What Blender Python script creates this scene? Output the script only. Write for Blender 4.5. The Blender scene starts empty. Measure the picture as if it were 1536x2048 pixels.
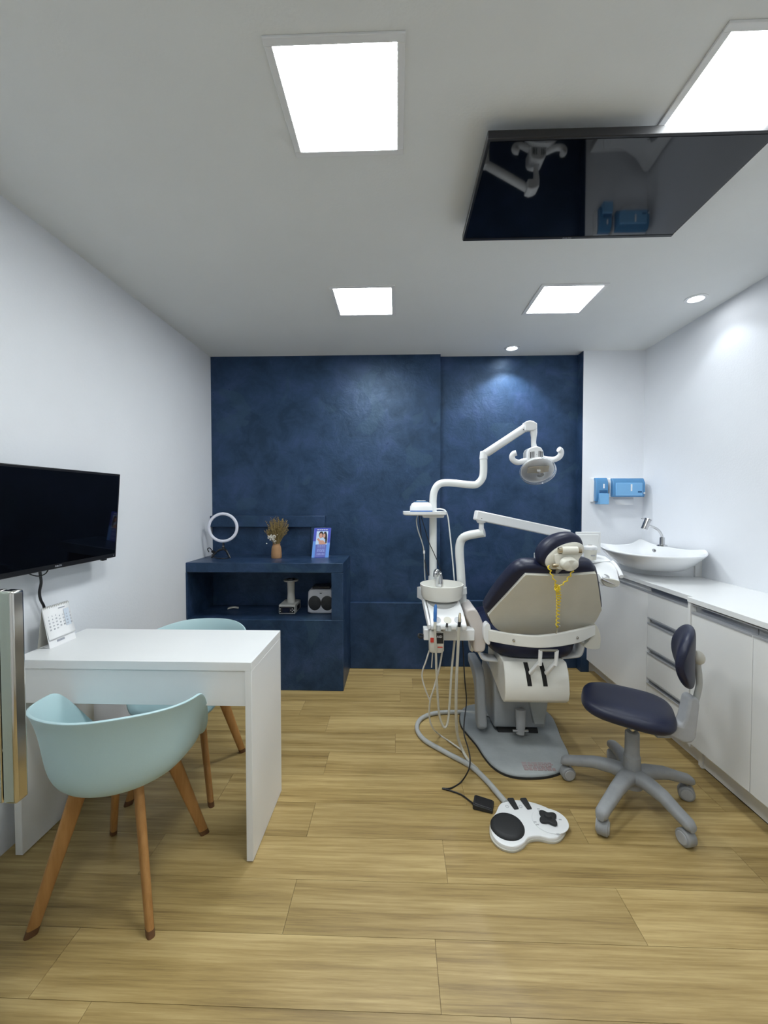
import bpy, bmesh, math, random
from mathutils import Vector, Matrix
random.seed(7)
SC = bpy.context.scene
COL = SC.collection
PI = math.pi

# ---------------------------------------------------------------- camera
cam_data = bpy.data.cameras.new('camera')
cam_data.sensor_fit = 'VERTICAL'
cam_data.sensor_height = 36.0
cam_data.lens = 825.38 / 2048 * 36.0
cam_data.clip_start = 0.02
cam = bpy.data.objects.new('camera', cam_data)
COL.objects.link(cam)
yaw, pitch, roll = -0.0316, -0.0265, -0.0008
fw = Vector((math.sin(yaw) * math.cos(pitch), math.cos(yaw) * math.cos(pitch), math.sin(pitch)))
rt0 = Vector((math.cos(yaw), -math.sin(yaw), 0))
up0 = rt0.cross(fw)
rt = rt0 * math.cos(roll) + up0 * math.sin(roll)
up = up0 * math.cos(roll) - rt0 * math.sin(roll)
cam.matrix_world = Matrix(((rt.x, up.x, -fw.x, 0), (rt.y, up.y, -fw.y, 0), (rt.z, up.z, -fw.z, 1.4055), (0, 0, 0, 1)))
SC.camera = cam

# ---------------------------------------------------------------- world and exposure
world = bpy.data.worlds.new('world')
SC.world = world
world.use_nodes = True
world.node_tree.nodes['Background'].inputs[0].default_value = (0.8, 0.88, 1.0, 1)
world.node_tree.nodes['Background'].inputs[1].default_value = 0.05
SC.view_settings.view_transform = 'Standard'
SC.view_settings.look = 'None'
SC.view_settings.gamma = 1.0
SC.view_settings.use_curve_mapping = False
SC.view_settings.exposure = 2.26
PANEL_STRENGTH = 10.0
SPOT_POWER = 7.5

# ---------------------------------------------------------------- materials
MATS = {}
def M(name, col, rough=0.5, metal=0.0, var=0.0, scale=6.0, bump=0.0, bscale=None, spec=0.5, trans=0.0, alpha=1.0,
      emit=0.0, coat=0.0, rvar=0.0, stretch=(1, 1, 1), ior=1.45, col2=None, detail=6.0):
    if name in MATS: return MATS[name]
    m = bpy.data.materials.new(name); m.use_nodes = True
    nt = m.node_tree; N = nt.nodes; L = nt.links
    b = N['Principled BSDF']
    b.inputs['Base Color'].default_value = (*col, 1)
    b.inputs['Roughness'].default_value = rough
    b.inputs['Metallic'].default_value = metal
    b.inputs['Specular IOR Level'].default_value = spec
    b.inputs['IOR'].default_value = ior
    b.inputs['Transmission Weight'].default_value = trans
    b.inputs['Alpha'].default_value = alpha
    b.inputs['Coat Weight'].default_value = coat
    if emit:
        b.inputs['Emission Color'].default_value = (*col, 1)
        b.inputs['Emission Strength'].default_value = emit
    tc = N.new('ShaderNodeTexCoord'); mp = N.new('ShaderNodeMapping')
    mp.inputs['Scale'].default_value = stretch
    L.new(tc.outputs['Object'], mp.inputs['Vector'])
    n = N.new('ShaderNodeTexNoise'); n.inputs['Scale'].default_value = scale; n.inputs['Detail'].default_value = detail
    n.inputs['Roughness'].default_value = 0.62
    L.new(mp.outputs[0], n.inputs['Vector'])
    if var or col2:
        r = N.new('ShaderNodeValToRGB')
        r.color_ramp.elements[0].position = 0.3; r.color_ramp.elements[1].position = 0.72
        c2 = col2 or tuple(min(1, c * (1 + var)) for c in col)
        c1 = col if col2 else tuple(c * (1 - var) for c in col)
        r.color_ramp.elements[0].color = (*c1, 1); r.color_ramp.elements[1].color = (*c2, 1)
        L.new(n.outputs['Fac'], r.inputs[0]); L.new(r.outputs[0], b.inputs['Base Color'])
    if rvar:
        mr = N.new('ShaderNodeMapRange'); mr.inputs[1].default_value = 0.3; mr.inputs[2].default_value = 0.7
        mr.inputs[3].default_value = rough - rvar; mr.inputs[4].default_value = rough + rvar
        L.new(n.outputs['Fac'], mr.inputs[0]); L.new(mr.outputs[0], b.inputs['Roughness'])
    if bump:
        n2 = N.new('ShaderNodeTexNoise'); n2.inputs['Scale'].default_value = bscale or scale * 4; n2.inputs['Detail'].default_value = 4
        L.new(mp.outputs[0], n2.inputs['Vector'])
        bp = N.new('ShaderNodeBump'); bp.inputs['Strength'].default_value = bump; bp.inputs['Distance'].default_value = 0.01
        L.new(n2.outputs['Fac'], bp.inputs['Height']); L.new(bp.outputs[0], b.inputs['Normal'])
    MATS[name] = m
    return m

M('white_paint', (0.80, 0.82, 0.86), 0.6, var=0.015, scale=2.5, bump=0.08, bscale=90)
M('ceiling_paint', (0.80, 0.815, 0.81), 0.8, var=0.02, scale=1.5, bump=0.06, bscale=110)
M('white_laminate', (0.80, 0.81, 0.81), 0.32, var=0.01, scale=5)
M('cabinet_white', (0.82, 0.82, 0.81), 0.38, var=0.015, scale=4)
M('worktop_white', (0.84, 0.85, 0.85), 0.25, var=0.01, scale=5)
M('shell_blue', (0.46, 0.63, 0.66), 0.45, bump=0.03, bscale=260)
M('beech', (0.33, 0.155, 0.045), 0.45, col2=(0.45, 0.235, 0.08), scale=9, stretch=(6, 6, 0.7))
M('foot_wear', (0.13, 0.06, 0.025), 0.6, var=0.2, scale=30)
M('black_plastic', (0.012, 0.012, 0.014), 0.35, var=0.05)
M('black_screen', (0.002, 0.002, 0.003), 0.035, spec=0.5)
M('black_rubber', (0.02, 0.021, 0.023), 0.6, bump=0.1, bscale=400, var=0.1)
M('navy_vinyl', (0.009, 0.012, 0.036), 0.40, bump=0.04, bscale=220, var=0.08, spec=0.5)
M('cream_plastic', (0.70, 0.68, 0.60), 0.42, var=0.03, scale=12)
M('bowl_white', (0.78, 0.775, 0.73), 0.25, var=0.02)
M('unit_white', (0.80, 0.81, 0.82), 0.28, var=0.01)
M('pole_white', (0.78, 0.80, 0.79), 0.22)
M('base_grey', (0.35, 0.375, 0.38), 0.5, var=0.08, scale=14, bump=0.05, bscale=120)
M('mid_grey', (0.33, 0.35, 0.37), 0.45, var=0.04)
M('stool_grey', (0.30, 0.31, 0.32), 0.5, bump=0.08, bscale=500, var=0.08, scale=25)
M('stool_grey_light', (0.40, 0.41, 0.43), 0.5, bump=0.08, bscale=500, var=0.05, scale=25)
M('dark_gap', (0.008, 0.008, 0.009), 0.7)
M('profile_lip', (0.66, 0.67, 0.69), 0.4, metal=0.55)
M('aluminium', (0.52, 0.53, 0.55), 0.3, metal=1.0, var=0.05, scale=3, stretch=(1, 0.1, 8))
M('chrome', (0.55, 0.55, 0.56), 0.08, metal=1.0)
M('steel', (0.62, 0.60, 0.56), 0.13, metal=1.0, var=0.04, scale=3, stretch=(20, 20, 0.5))
M('ceramic', (0.86, 0.87, 0.88), 0.12, coat=0.3)
M('clear_glass', (0.82, 0.93, 0.88), 0.02, trans=1.0, ior=1.45)
M('clear_plastic', (0.93, 0.94, 0.95), 0.06, trans=0.92, ior=1.2)
M('hose_cream', (0.55, 0.53, 0.46), 0.45, var=0.05)
M('hose_grey', (0.42, 0.43, 0.42), 0.45, var=0.05)
M('hose_clear', (0.62, 0.60, 0.55), 0.3, var=0.05)
M('pink_cream', (0.62, 0.57, 0.54), 0.4, var=0.03)
M('blue_grip', (0.02, 0.12, 0.36), 0.45)
M('blue_trim', (0.03, 0.14, 0.45), 0.4)
M('grey_metal', (0.35, 0.34, 0.31), 0.3, metal=0.9)
M('brass_steel', (0.55, 0.47, 0.34), 0.25, metal=0.9)
M('dispenser_blue', (0.10, 0.32, 0.62), 0.15, trans=0.25, coat=0.4)
M('dispenser_blue_solid', (0.19, 0.43, 0.72), 0.35, var=0.04)
M('dispenser_dark', (0.02, 0.10, 0.24), 0.25)
M('paper', (0.86, 0.86, 0.87), 0.8)
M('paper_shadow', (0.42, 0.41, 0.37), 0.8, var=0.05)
M('print_grey', (0.36, 0.37, 0.42), 0.8)
M('print_blue_grey', (0.60, 0.66, 0.74), 0.8)
M('clay', (0.36, 0.20, 0.095), 0.75, var=0.1, scale=30, bump=0.1, bscale=80)
M('dry_grass', (0.20, 0.14, 0.055), 0.85, col2=(0.34, 0.25, 0.10), scale=40)
M('dry_white', (0.75, 0.71, 0.63), 0.85)
M('ring_diffuser', (0.72, 0.73, 0.82), 0.5)
M('yellow_coil', (0.85, 0.63, 0.03), 0.35)
M('red_label', (0.55, 0.05, 0.03), 0.5)
M('warning_print', (0.40, 0.30, 0.30), 0.6)
M('switch_ink', (0.45, 0.46, 0.48), 0.6)
M('poster_blue', (0.055, 0.08, 0.50), 0.25, coat=0.4)
M('poster_light', (0.14, 0.33, 0.80), 0.25, coat=0.4)
M('poster_mauve', (0.13, 0.15, 0.48), 0.25, coat=0.4)
M('poster_text', (0.36, 0.42, 0.78), 0.4)
M('poster_photo', (0.55, 0.68, 0.88), 0.3, coat=0.4)
M('poster_skin', (0.62, 0.32, 0.24), 0.4)
M('poster_hair', (0.02, 0.013, 0.012), 0.4)
M('acrylic', (0.85, 0.92, 1.0), 0.03, trans=0.9, ior=1.3)
M('lens_warm', (0.42, 0.34, 0.22), 0.2, metal=0.6)
M('speaker_grey', (0.42, 0.43, 0.47), 0.45)
M('display_dark', (0.008, 0.012, 0.03), 0.2)
M('device_grey', (0.45, 0.45, 0.43), 0.45)

def blue_plaster():
    m = bpy.data.materials.new('blue_plaster'); m.use_nodes = True
    nt = m.node_tree; N = nt.nodes; L = nt.links; b = N['Principled BSDF']
    tc = N.new('ShaderNodeTexCoord')
    def noise(s, d, ro, dist=0.0):
        n = N.new('ShaderNodeTexNoise'); n.inputs['Scale'].default_value = s; n.inputs['Detail'].default_value = d
        n.inputs['Roughness'].default_value = ro; n.inputs['Distortion'].default_value = dist
        L.new(tc.outputs['Object'], n.inputs['Vector']); return n
    big = noise(2.3, 6, 0.6, 0.8); mid = noise(7.0, 9, 0.68, 0.5); fine = noise(34, 6, 0.7, 0.5)
    r = N.new('ShaderNodeValToRGB')
    e = r.color_ramp.elements
    e[0].position = 0.385; e[0].color = (0.012, 0.028, 0.060, 1)
    e[1].position = 0.635; e[1].color = (0.037, 0.064, 0.142, 1)
    k = r.color_ramp.elements.new(0.5); k.color = (0.020, 0.043, 0.092, 1)
    mx = N.new('ShaderNodeMath'); mx.operation = 'MULTIPLY_ADD'; mx.inputs[1].default_value = 0.55
    L.new(mid.outputs['Fac'], mx.inputs[0])
    m2 = N.new('ShaderNodeMath'); m2.operation = 'MULTIPLY'; m2.inputs[1].default_value = 0.45
    L.new(big.outputs['Fac'], m2.inputs[0]); L.new(m2.outputs[0], mx.inputs[2])
    # repaired patches: sharper-edged cloudy islands, a little greener
    pv = noise(2.6, 3, 0.45, 0.9)
    pr = N.new('ShaderNodeMapRange'); pr.inputs[1].default_value = 0.60; pr.inputs[2].default_value = 0.625
    pr.inputs[3].default_value = 0.0; pr.inputs[4].default_value = 0.45
    L.new(pv.outputs['Fac'], pr.inputs[0])
    mc = N.new('ShaderNodeMix'); mc.data_type = 'RGBA'
    L.new(pr.outputs[0], mc.inputs['Factor']); L.new(mx.outputs[0], r.inputs[0]); L.new(r.outputs[0], mc.inputs['A'])
    mc.inputs['B'].default_value = (0.036, 0.072, 0.115, 1)
    L.new(mc.outputs['Result'], b.inputs['Base Color'])
    mr = N.new('ShaderNodeMapRange'); mr.inputs[1].default_value = 0.34; mr.inputs[2].default_value = 0.66
    mr.inputs[3].default_value = 0.44; mr.inputs[4].default_value = 0.27
    L.new(mx.outputs[0], mr.inputs[0]); L.new(mr.outputs[0], b.inputs['Roughness'])
    b.inputs['Specular IOR Level'].default_value = 0.5
    b.inputs['Specular Tint'].default_value = (0.55, 0.74, 1.0, 1)
    ad = N.new('ShaderNodeMath'); ad.operation = 'MULTIPLY_ADD'; ad.inputs[1].default_value = 0.35
    L.new(fine.outputs['Fac'], ad.inputs[0]); L.new(mid.outputs['Fac'], ad.inputs[2])
    bp = N.new('ShaderNodeBump'); bp.inputs['Strength'].default_value = 0.22; bp.inputs['Distance'].default_value = 0.02
    L.new(ad.outputs[0], bp.inputs['Height']); L.new(bp.outputs[0], b.inputs['Normal'])
    MATS['blue_plaster'] = m
blue_plaster()

def plank_mat():
    m = bpy.data.materials.new('vinyl_plank'); m.use_nodes = True
    nt = m.node_tree; N = nt.nodes; L = nt.links; b = N['Principled BSDF']
    tc = N.new('ShaderNodeTexCoord'); oi = N.new('ShaderNodeObjectInfo')
    off = N.new('ShaderNodeVectorMath'); off.operation = 'SCALE'; off.inputs[0].default_value = (13.0, 7.0, 3.0)
    L.new(oi.outputs['Random'], off.inputs['Scale'])
    ad = N.new('ShaderNodeVectorMath'); L.new(tc.outputs['Object'], ad.inputs[0]); L.new(off.outputs[0], ad.inputs[1])
    def noise(sx, sy, d, ro, dist):
        mp = N.new('ShaderNodeMapping'); mp.inputs['Scale'].default_value = (sx, sy, 1)
        L.new(ad.outputs[0], mp.inputs['Vector'])
        n = N.new('ShaderNodeTexNoise'); n.inputs['Scale'].default_value = 1.0; n.inputs['Detail'].default_value = d
        n.inputs['Roughness'].default_value = ro; n.inputs['Distortion'].default_value = dist
        L.new(mp.outputs[0], n.inputs['Vector']); return n
    a = noise(1.0, 30, 6, 0.62, 0.3); c = noise(5.0, 130, 4, 0.7, 0.1); g = noise(0.9, 6, 3, 0.5, 0.2)
    s1 = N.new('ShaderNodeMath'); s1.operation = 'MULTIPLY_ADD'; s1.inputs[1].default_value = 0.5
    s2 = N.new('ShaderNodeMath'); s2.operation = 'MULTIPLY_ADD'; s2.inputs[1].default_value = 0.28
    s3 = N.new('ShaderNodeMath'); s3.operation = 'MULTIPLY'; s3.inputs[1].default_value = 0.22
    L.new(g.outputs['Fac'], s3.inputs[0]); L.new(c.outputs['Fac'], s2.inputs[0]); L.new(s3.outputs[0], s2.inputs[2])
    L.new(a.outputs['Fac'], s1.inputs[0]); L.new(s2.outputs[0], s1.inputs[2])
    r = N.new('ShaderNodeValToRGB'); e = r.color_ramp.elements
    e[0].position = 0.36; e[0].color = (0.19, 0.122, 0.040, 1)
    e[1].position = 0.63; e[1].color = (0.53, 0.395, 0.175, 1)
    k = e.new(0.49); k.color = (0.365, 0.253, 0.094, 1)
    L.new(s1.outputs[0], r.inputs[0])
    hs = N.new('ShaderNodeHueSaturation')
    mr = N.new('ShaderNodeMapRange'); mr.inputs[3].default_value = 0.93; mr.inputs[4].default_value = 1.07
    L.new(oi.outputs['Random'], mr.inputs[0]); L.new(mr.outputs[0], hs.inputs['Value'])
    L.new(r.outputs[0], hs.inputs['Color']); L.new(hs.outputs[0], b.inputs['Base Color'])
    b.inputs['Roughness'].default_value = 0.42
    bp = N.new('ShaderNodeBump'); bp.inputs['Strength'].default_value = 0.12; bp.inputs['Distance'].default_value = 0.004
    L.new(c.outputs['Fac'], bp.inputs['Height']); L.new(bp.outputs[0], b.inputs['Normal'])
    MATS['vinyl_plank'] = m
plank_mat()

def emission_mat(name, col, s):
    m = bpy.data.materials.new(name); m.use_nodes = True
    nt = m.node_tree; nt.nodes.clear()
    e = nt.nodes.new('ShaderNodeEmission'); e.inputs[0].default_value = (*col, 1); e.inputs[1].default_value = s
    o = nt.nodes.new('ShaderNodeOutputMaterial'); nt.links.new(e.outputs[0], o.inputs[0])
    MATS[name] = m
emission_mat('panel_light', (0.93, 0.985, 1.0), PANEL_STRENGTH)
emission_mat('panel_light_soft', (0.93, 0.985, 1.0), PANEL_STRENGTH * 0.7)
emission_mat('spot_lens', (0.93, 0.97, 1.0), 12.0)

# ---------------------------------------------------------------- mesh builder
V = Vector
def catmull(pts, n=8, closed=False):
    P_ = [V(p) for p in pts]
    out = []
    m = len(P_)
    segs = m if closed else m - 1
    for i in range(segs):
        if closed:
            p0, p1, p2, p3 = P_[(i - 1) % m], P_[i], P_[(i + 1) % m], P_[(i + 2) % m]
        else:
            p0 = P_[i - 1] if i > 0 else P_[i] * 2 - P_[i + 1]
            p1, p2 = P_[i], P_[i + 1]
            p3 = P_[i + 2] if i + 2 < m else P_[i + 1] * 2 - P_[i]
        for k in range(n):
            t = k / n
            out.append(0.5 * ((2 * p1) + (p2 - p0) * t + (2 * p0 - 5 * p1 + 4 * p2 - p3) * t * t + (3 * p1 - p0 - 3 * p2 + p3) * t ** 3))
    if not closed: out.append(P_[-1])
    return out

class MB:
    def __init__(s): s.v = []; s.f = []
    def add(s, vs, fs):
        o = len(s.v); s.v += [tuple(v) for v in vs]; s.f += [tuple(i + o for i in f) for f in fs]; return s
    def box(s, x0, x1, y0, y1, z0, z1):
        vs = [(x, y, z) for z in (z0, z1) for y in (y0, y1) for x in (x0, x1)]
        return s.add(vs, [(0, 2, 3, 1), (4, 5, 7, 6), (0, 1, 5, 4), (2, 6, 7, 3), (0, 4, 6, 2), (1, 3, 7, 5)])
    def obox(s, c, ax, ay, az, hx, hy, hz):
        c = V(c); ax = V(ax).normalized(); ay = V(ay).normalized(); az = V(az).normalized()
        vs = [c + ax * x + ay * y + az * z for z in (-hz, hz) for y in (-hy, hy) for x in (-hx, hx)]
        return s.add(vs, [(0, 2, 3, 1), (4, 5, 7, 6), (0, 1, 5, 4), (2, 6, 7, 3), (0, 4, 6, 2), (1, 3, 7, 5)])
    def bar(s, a, b, w, h, upv=(0, 0, 1)):
        a, b = V(a), V(b); d = (b - a); side = d.cross(V(upv)).normalized(); u = side.cross(d).normalized()
        return s.obox((a + b) / 2, d, side, u, d.length / 2, w / 2, h / 2)
    def loft(s, rings, closed=True, cap=True):
        n = len(rings[0]); vs = [p for r in rings for p in r]; fs = []
        for i in range(len(rings) - 1):
            for j in range(n if closed else n - 1):
                k = (j + 1) % n
                fs.append((i * n + j, i * n + k, (i + 1) * n + k, (i + 1) * n + j))
        if cap and closed:
            fs.append(tuple(reversed(range(n)))); fs.append(tuple((len(rings) - 1) * n + j for j in range(n)))
        return s.add(vs, fs)
    def tube(s, pts, r, n=10, cap=True, rx=None):
        pts = [V(p) for p in pts]; m = len(pts)
        rs = r if isinstance(r, (list, tuple)) else [r] * m
        t0 = (pts[1] - pts[0]).normalized()
        a = V((0, 0, 1)) if abs(t0.z) < 0.9 else V((1, 0, 0))
        u = t0.cross(a).normalized(); rings = []
        for i in range(m):
            t = (pts[min(i + 1, m - 1)] - pts[max(i - 1, 0)]).normalized()
            u = (u - t * u.dot(t)).normalized(); w = t.cross(u)
            rings.append([pts[i] + (u * math.cos(2 * PI * j / n) + w * math.sin(2 * PI * j / n)) * rs[i] for j in range(n)])
        return s.loft(rings, True, cap)
    def cyl(s, a, b, r0, r1=None, n=24):
        return s.tube([a, b], [r0, r0 if r1 is None else r1], n)
    def lathe(s, prof, c=(0, 0, 0), n=32, ax=(1, 0, 0), ay=(0, 1, 0), az=(0, 0, 1), sx=1, sy=1, cap=False):
        c = V(c); ax, ay, az = V(ax), V(ay), V(az)
        rings = [[c + ax * (r * sx * math.cos(2 * PI * j / n)) + ay * (r * sy * math.sin(2 * PI * j / n)) + az * z for j in range(n)] for r, z in prof]
        return s.loft(rings, True, cap)
    def prism(s, pts, off):
        pts = [V(p) for p in pts]; off = V(off)
        return s.loft([pts, [p + off for p in pts]], True, True)
    def ellipsoid(s, c, ax, ay, az, n=24, m=12):
        c, ax, ay, az = V(c), V(ax), V(ay), V(az); rings = []
        for i in range(1, m):
            p = PI * i / m
            rings.append([c + (ax * math.cos(2 * PI * j / n) + ay * math.sin(2 * PI * j / n)) * math.sin(p) - az * math.cos(p) for j in range(n)])
        o = len(s.v); s.loft(rings, True, False)
        b0 = len(s.v); s.v += [tuple(c - az), tuple(c + az)]
        for j in range(n):
            k = (j + 1) % n
            s.f.append((b0, o + k, o + j)); L_ = o + (m - 2) * n; s.f.append((b0 + 1, L_ + j, L_ + k))
        return s

LOC = {}
def finish(me, smooth, ang):
    bm = bmesh.new(); bm.from_mesh(me); bmesh.ops.recalc_face_normals(bm, faces=bm.faces); bm.to_mesh(me); bm.free()
    if smooth:
        me.shade_smooth(); me.set_sharp_from_angle(angle=math.radians(ang))
def build(mb, name, mat, parent=None, smooth=True, ang=38, bev=0.0, seg=2, sub=0, solid=0.0, local=False, label=None):
    me = bpy.data.meshes.new(name); me.from_pydata(mb.v, [], mb.f); finish(me, smooth, ang)
    me.materials.append(MATS[mat])
    o = bpy.data.objects.new(name, me); COL.objects.link(o)
    if parent is not None:
        o.parent = parent
        if not local and parent.type == 'EMPTY': o.matrix_parent_inverse = Matrix.Translation(parent.location).inverted()
    if solid:
        k = o.modifiers.new('thickness', 'SOLIDIFY'); k.thickness = solid; k.offset = 0
    if bev:
        k = o.modifiers.new('rounding', 'BEVEL'); k.width = bev; k.segments = seg; k.limit_method = 'ANGLE'; k.angle_limit = math.radians(32); k.harden_normals = False
    if sub:
        k = o.modifiers.new('subdivision', 'SUBSURF'); k.levels = sub; k.render_levels = sub
    if label: o['label'] = label
    return o
def thing(name, label, cat, loc, group=None, rz=0.0):
    o = bpy.data.objects.new(name, None); COL.objects.link(o)
    o.empty_display_size = 0.05; o.location = loc; o.rotation_euler = (0, 0, rz)
    o['label'] = label; o['category'] = cat
    if group: o['group'] = group
    return o
def tag(o, label, cat, group=None):
    o['label'] = label; o['category'] = cat
    if group: o['group'] = group
    return o
def struct(o, label, cat):
    o['kind'] = 'structure'; o['label'] = label; o['category'] = cat; return o
def text_mesh(body, size, extrude=0.0004, align='CENTER', spacing=1.0):
    cu = bpy.data.curves.new('lettering', 'FONT'); cu.body = body; cu.size = size; cu.extrude = extrude; cu.align_x = align; cu.align_y = 'CENTER'
    cu.space_line = spacing; cu.resolution_u = 2
    o = bpy.data.objects.new('lettering', cu); COL.objects.link(o)
    dg = bpy.context.evaluated_depsgraph_get(); me = bpy.data.meshes.new_from_object(o.evaluated_get(dg))
    bpy.data.objects.remove(o); bpy.data.curves.remove(cu)
    return me
def put_text(body, size, c, ax, ay, name, mat, parent, spacing=1.0, align='CENTER', extrude=0.0004):
    me = text_mesh(body, size, extrude, align, spacing); ax, ay, c = V(ax).normalized(), V(ay).normalized(), V(c); az = ax.cross(ay)
    for v in me.vertices: v.co = c + ax * v.co.x + ay * v.co.y + az * v.co.z
    me.materials.clear(); me.materials.append(MATS[mat]); me.name = name
    o = bpy.data.objects.new(name, me); COL.objects.link(o); o.parent = parent
    if parent.type == 'EMPTY': o.matrix_parent_inverse = Matrix.Translation(parent.location).inverted()
    return o
def blob(pts, n=6):
    return catmull(pts, n, closed=True)

# ---------------------------------------------------------------- room shell
CE, XL, XR, YR = 2.62, -1.57, 2.0, -1.0
YB, YC, YW = 3.46, 3.52, 3.4255
XP, XC = 0.36, 1.507
base = MB().box(XL - 0.1, XR + 0.1, YR - 0.1, YC + 0.15, -0.1, -0.004)
floor = struct(build(base, 'floor', 'foot_wear', smooth=False), 'warm oak look plank floor across the whole room', 'floor')
ends = {0: 0.307, 1: 0.1215, 2: -0.372, 3: 0.1875, 4: -0.379}
row = 0
y_first = 0.902
rows = range(-10, 14)
for rI in rows:
    y0 = y_first + rI * 0.195; y1 = y0 + 0.195
    if y1 > YC + 0.12: y1 = YC + 0.12
    if y0 >= y1 - 0.01: continue
    e0 = ends.get(rI, random.uniform(-1.1, 0.05))
    xs = [e0 + 1.165 * k for k in range(-3, 4)]
    cuts = [XL - 0.05] + [x for x in xs if XL + 0.03 < x < XR - 0.03] + [XR + 0.05]
    for a, b in zip(cuts[:-1], cuts[1:]):
        g = 0.0006
        mb = MB().box(a + g, b - g, max(y0, YR - 0.05) + g, y1 - g, -0.004, 0.0)
        build(mb, 'plank', 'vinyl_plank', floor, smooth=False)
struct(build(MB().box(XL - 0.1, XR + 0.1, YR - 0.1, YC + 0.15, CE, CE + 0.1), 'ceiling', 'ceiling_paint', smooth=False), 'plain matte white ceiling', 'ceiling')
struct(build(MB().box(XL - 0.12, XL, YR - 0.1, YC + 0.15, -0.1, CE + 0.05), 'wall_left', 'white_paint', smooth=False), 'white wall behind the desk and television', 'wall')
struct(build(MB().box(XR, XR + 0.12, YR - 0.1, YC + 0.15, -0.1, CE + 0.05), 'wall_right', 'white_paint', smooth=False), 'white wall above the sink counter', 'wall')
struct(build(MB().box(XL - 0.1, XP, YB, YC + 0.15, -0.05, CE + 0.05), 'wall_back', 'blue_plaster', smooth=False), 'dark blue mottled plaster wall behind the low cabinet', 'wall')
struct(build(MB().box(XP, XC, YC, YC + 0.15, -0.05, CE + 0.05), 'wall_recess', 'blue_plaster', smooth=False), 'recessed dark blue plaster wall under a ceiling spotlight', 'wall')
wc = struct(build(MB().box(XC + 0.004, XR + 0.05, YW, YC + 0.15, -0.05, CE + 0.05), 'wall_corner', 'white_paint', smooth=False), 'narrow white wall holding the blue dispensers', 'wall')
build(MB().box(XC, XC + 0.004, YW, YC, 0, CE), 'return_face', 'blue_plaster', wc, smooth=False)
struct(build(MB().box(XL - 0.1, XR + 0.1, YR - 0.12, YR, -0.05, CE + 0.05), 'wall_rear', 'white_paint', smooth=False), 'white wall behind the viewpoint', 'wall')
struct(build(MB().box(-0.395, XP, 3.42, YB, 0, 0.558), 'trim_1', 'blue_plaster', bev=0.004), 'blue wainscot ledge beside the low cabinet', 'trim')
struct(build(MB().box(XP, XC, 3.482, YC, 0, 0.565), 'trim_2', 'blue_plaster', bev=0.004), 'blue wainscot ledge in the wall recess', 'trim')
t2 = bpy.data.objects['trim_2']
build(MB().box(XC, 1.575, 3.405, YW, 0, 0.565), 'ledge_return', 'blue_plaster', t2, bev=0.003)
fr = MB().box(XL, -0.60, 3.412, YB, 1.188, 1.283)
nf = struct(build(fr, 'trim_3', 'blue_plaster', bev=0.004), 'raised blue plaster frame above the low cabinet', 'trim')
build(MB().box(-0.716, -0.60, 3.412, YB, 0.95, 1.188), 'frame_side', 'blue_plaster', nf, bev=0.004)

# ---------------------------------------------------------------- ceiling lights
def panel(cx, cy, label, lit='panel_light'):
    t = thing('ceiling_light', label, 'light', (cx, cy, CE), 'square ceiling light panels')
    o, i = 0.188, 0.166
    mb = MB()
    z0, z1 = CE - 0.007, CE
    mb.box(cx - o, cx + o, cy - o, cy - i, z0, z1).box(cx - o, cx + o, cy + i, cy + o, z0, z1)
    mb.box(cx - o, cx - i, cy - i, cy + i, z0, z1).box(cx + i, cx + o, cy - i, cy + i, z0, z1)
    build(mb, 'frame', 'unit_white', t, bev=0.0015)
    build(MB().box(cx - i, cx + i, cy - i, cy + i, CE - 0.004, CE - 0.001), 'diffuser', lit, t, smooth=False)
panel(-0.166, 1.286, 'large bright square ceiling panel nearest above the open floor')
panel(-0.199, 2.538, 'small far square ceiling panel nearest the blue wall')
panel(0.998, 2.555, 'far square ceiling panel beyond the ceiling television', 'panel_light_soft')
panel(1.028, 1.290, 'square ceiling panel partly hidden by the ceiling television', 'panel_light_soft')

for px_, py_, lb_ in ((-0.166, 0.035, 'added unseen square fill panel above the viewpoint'),):  # extra panel out of view, continues the grid to brighten ceiling and near floor
    panel(px_, py_, lb_)

def spot(cx, cy, label, aim, power):
    t = thing('recessed_spotlight', label, 'spotlight', (cx, cy, CE), 'round recessed ceiling spotlights')
    build(MB().lathe([(0.060, 0), (0.060, -0.004), (0.044, -0.006), (0.034, 0.0)], (cx, cy, CE), 28), 'trim_ring', 'unit_white', t)
    build(MB().lathe([(0.0005, -0.002), (0.034, -0.002), (0.034, 0)], (cx, cy, CE), 24), 'lens', 'spot_lens', t)
    ld = bpy.data.lights.new('spot_bulb', 'SPOT'); ld.energy = power; ld.spot_size = math.radians(112); ld.spot_blend = 0.45
    ld.shadow_soft_size = 0.03; ld.color = (0.86, 0.93, 1.0)
    lo = bpy.data.objects.new('spot_bulb', ld); COL.objects.link(lo); lo.parent = t; lo.location = (0, 0, -0.012)
    d = V(aim) - V((cx, cy, CE)); lo.rotation_euler = d.to_track_quat('-Z', 'Y').to_euler()
spot(0.913, 3.342, 'small round spotlight washing the recessed blue wall', (0.913, 3.36, 0), SPOT_POWER)
spot(1.794, 2.569, 'small round spotlight beside the wall above the sink', (1.80, 2.52, 0), SPOT_POWER * 0.12)

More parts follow.
